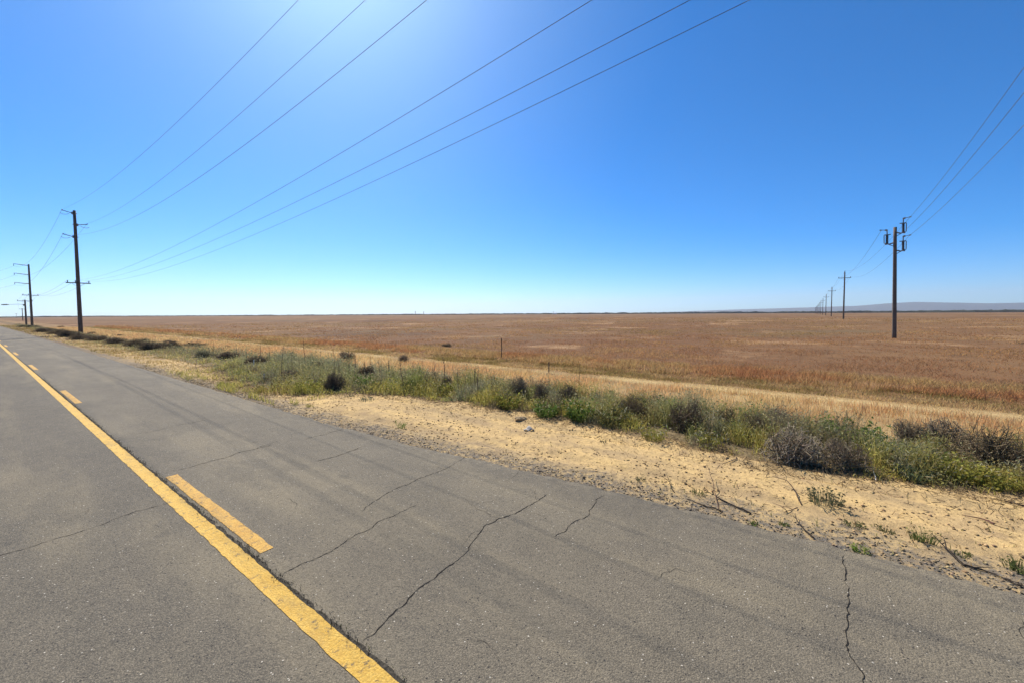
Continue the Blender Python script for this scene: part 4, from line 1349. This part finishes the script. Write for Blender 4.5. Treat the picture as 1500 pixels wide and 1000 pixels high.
stick([(290, 545), (287, 540), (284, 534)], 0.020, 'dead forked branch on the left sand strip', BR, (0, 0.15, 0.3), side=3)
stick([(577, 574), (572, 562), (568, 554)], 0.020, 'pale leaning stick in front of the green weeds', (0.42, 0.36, 0.24), (0, 0.2, 0.42), side=0)

# dead upright stalks
def stalk(px, yb, yt, label, c=(0.15, 0.11, 0.08), r=0.011, branch=5, grp='dead stalks among the weeds', lean=0.0, crown=False):
    g = G(px, yb); dd = depth(g.x, g.y); h = (yb - yt) * dd / FPX
    lr = random.Random(int(px * 7 + yt))
    mb = MB()
    r = max(r * 0.65, 0.00031 * dd)
    lean = lean + lr.uniform(-0.09, 0.09)
    h *= lr.uniform(0.82, 1.08)
    pts = [Vector((lean * h * t + lr.uniform(-.02, .02) * h * t, lean * h * t * 0.3 + lr.uniform(-.02, .02) * h, h * t - 0.03)) for t in (0, .2, .4, .6, .8, 1)]
    mb.tube(pts, [r, r * .95, r * .85, r * .75, r * .6, r * .4], 6, c=c)
    for k in range(branch):
        t = lr.uniform(0.35, 0.95); i = min(4, int(t * 5)); p = pts[i].lerp(pts[i + 1], t * 5 - i)
        a = lr.uniform(0, 6.28); e = lr.uniform(0.5, 1.2) if not crown else lr.uniform(0.7, 1.1)
        L = (lr.uniform(0.05, 0.14) if not crown else lr.uniform(0.15, 0.32)) * (h if crown else 1.0)
        dv = Vector((math.cos(a) * math.cos(e), math.sin(a) * math.cos(e), math.sin(e)))
        mb.tube([p, p + dv * L * .5, p + dv * L + Vector((0, 0, L * .1))], [r * .55, r * .4, r * .25], 5, c=c)
    for k in range(0 if crown else 6):           # dried seed whorls
        t = 0.55 + 0.45 * k / 6; i = min(4, int(t * 5)); p = pts[i].lerp(pts[i + 1], t * 5 - i)
        q = r * lr.uniform(1.4, 2.3)
        mb.tube([p - Vector((0, 0, q)), p, p + Vector((0, 0, q))], [r * .4, q, r * .4], 6, c=c)
    o = mb.build('dead_stalk', M['twig'], colors=True)
    o.location = g
    return tag(o, label, 'stalk', grp)


ST = 'thin dark dead stalk standing among the verge weeds'
for px, yt, yb in ((398, 508, 548), (428, 513, 550), (362, 510, 536), (470, 512, 548), (490, 508, 556), (497, 520, 560), (512, 522, 558), (520, 521, 560),
                   (543, 522, 560), (556, 524, 562), (604, 521, 566), (615, 527, 568), (637, 524, 572), (681, 540, 582), (672, 536, 580), (722, 548, 590), (458, 516, 550), (440, 522, 552), (346, 504, 528), (384, 504, 540),
                   (313, 497, 520), (700, 542, 585)):
    stalk(px + 0.0, yb, yt, ST)
stalk(448, 552, 497, 'tallest dark stalk in the left weeds', r=0.016, branch=6)
stalk(412, 552, 508, 'thick dark stalk left of the tallest one', r=0.016, branch=3)
stalk(536, 562, 519, 'dark stalk right behind the round tumbleweed', r=0.014)
stalk(570, 566, 524, 'dark stalk above the pale leaning stick', r=0.014)
stalk(592, 574, 519, 'leaning dark stalk by the small brushy bush', r=0.016, lean=-0.12)
stalk(654, 578, 516, 'tall leaning dark stalk right of the yellow-green weed', r=0.018, lean=-0.10)
stalk(696, 582, 528, 'left one of twin dark stalks', r=0.016)
stalk(701, 584, 538, 'right one of twin dark stalks', r=0.014)
stalk(778, 580, 543, 'thin reddish stalk above the dark bushes', r=0.010)
stalk(850, 576, 536, 'bare branched sapling standing in the dry grass', r=0.014, branch=8, crown=True, grp=None)
stalk(1240, 640, 600, 'thin stalk behind the bright leafy weed', r=0.008)

# fence post, stakes
g = G(735, 525)
fp = empty('fence_post', g)
tag(fp, 'lone rusty steel fence post at the edge of the brown field', 'post')
b = MB(); b.box((0, 0, 0.42), (0.045, 0.012, 1.5)); b.box((0, 0.022, 0.42), (0.010, 0.030, 1.5)); o = b.build('post_bar', M['rust'], fp)
for z in (0.35, 0.62, 0.9, 1.08):
    b = MB(); b.box((0, -0.010, z), (0.05, 0.012, 0.03)); b.build('lug', M['rust'], fp)
for px, yt, yb, lb, c in ((804, 533, 546, 'short grey stake in the tan grass left of the sapling', (0.16, 0.12, 0.09)), (372, 530, 541, 'white stake in the left weeds', (0.6, 0.57, 0.5)),
                          (387, 551, 559, 'small pale stake in front of the white stake', (0.5, 0.45, 0.33))):
    g = G(px, yb); dd = depth(g.x, g.y); h = (yb - yt) * dd / FPX + 0.1
    b = MB(); b.tube([(0, 0, -0.15), (0, 0, h * 0.5), (0.01, 0, h), (0.012, 0, h + 0.02)], [0.028, 0.027, 0.025, 0.008], 6, c=c)
    o = b.build('stake', M['twig'], colors=True); o.location = g
    tag(o, lb, 'stake')

# pale scrap and brown clod on the sand
def lump(name, px, py, sx, sy, sz, mat, label, cat, seed):
    g = G(px, py)
    lr = np.random.default_rng(seed)
    import bmesh
    bm = bmesh.new(); bmesh.ops.create_icosphere(bm, subdivisions=3, radius=1)
    for v in bm.verts:
        q = np.array(v.co)
        k = 0.62 + 0.55 * float(fbm(q[0] * 1.7 + seed, q[1] * 1.7 + q[2] * 1.3, 3, seed)) + 0.25 * float(vnoise(q[0] * 5, q[1] * 5 + q[2] * 4, seed + 1))
        v.co = Vector((q[0] * k * sx, q[1] * k * sy, max(q[2] * k, -0.35) * sz))
    me = bpy.data.meshes.new(name); bm.to_mesh(me); bm.free(); me.materials.append(mat)
    o = bpy.data.objects.new(name, me); col.objects.link(o)
    o.location = g + Vector((0, 0, sz * 0.3)); o.rotation_euler = (0.05, 0.1, R(-35))
    return tag(o, label, cat)


lump('clod', 763, 614, 0.16, 0.08, 0.06, M['clod'], 'brown earth clod on the sand beside the weeds', 'clod', 31)
g = G(775, 630)
V, F = [], []
for i in range(9):
    for j in range(5):
        u, w = i / 8 - 0.5, j / 4 - 0.5
        V.append((u * 0.24, w * 0.11 * (1 - 0.5 * abs(u)), 0.055 - 0.17 * u * u + 0.03 * math.sin(9 * u + 3 * w) + 0.03 * w))
for i in range(8):
    for j in range(4):
        F.append((i * 5 + j, i * 5 + 5 + j, i * 5 + 6 + j, i * 5 + 1 + j))
o = mesh_np('scrap', V, F, M['scrap'])
o.location = g; o.rotation_euler = (0.1, 0.0, R(-50))
m = o.modifiers.new('thick', 'SOLIDIFY'); m.thickness = 0.008
tag(o, 'pale bent scrap of sheet lying on the sand', 'scrap')

# ------------------------------------------------------------------ haze over the plain
b = MB(); b.box((0, 0, 259), (30000, 30000, 522))
hz = bpy.data.materials.new('haze_air'); hz.use_nodes = True
nt = hz.node_tree; nt.nodes.clear()
pv = nt.nodes.new('ShaderNodeVolumePrincipled'); mo = nt.nodes.new('ShaderNodeOutputMaterial')
pv.inputs['Color'].default_value = (0.86, 0.92, 1.0, 1)
pv.inputs['Density'].default_value = 0.000075
pv.inputs['Anisotropy'].default_value = 0.3
nt.links.new(pv.outputs[0], mo.inputs['Volume'])
o = b.build('haze', hz)
tag(o, 'pale haze over the plain', 'haze', kind='stuff')
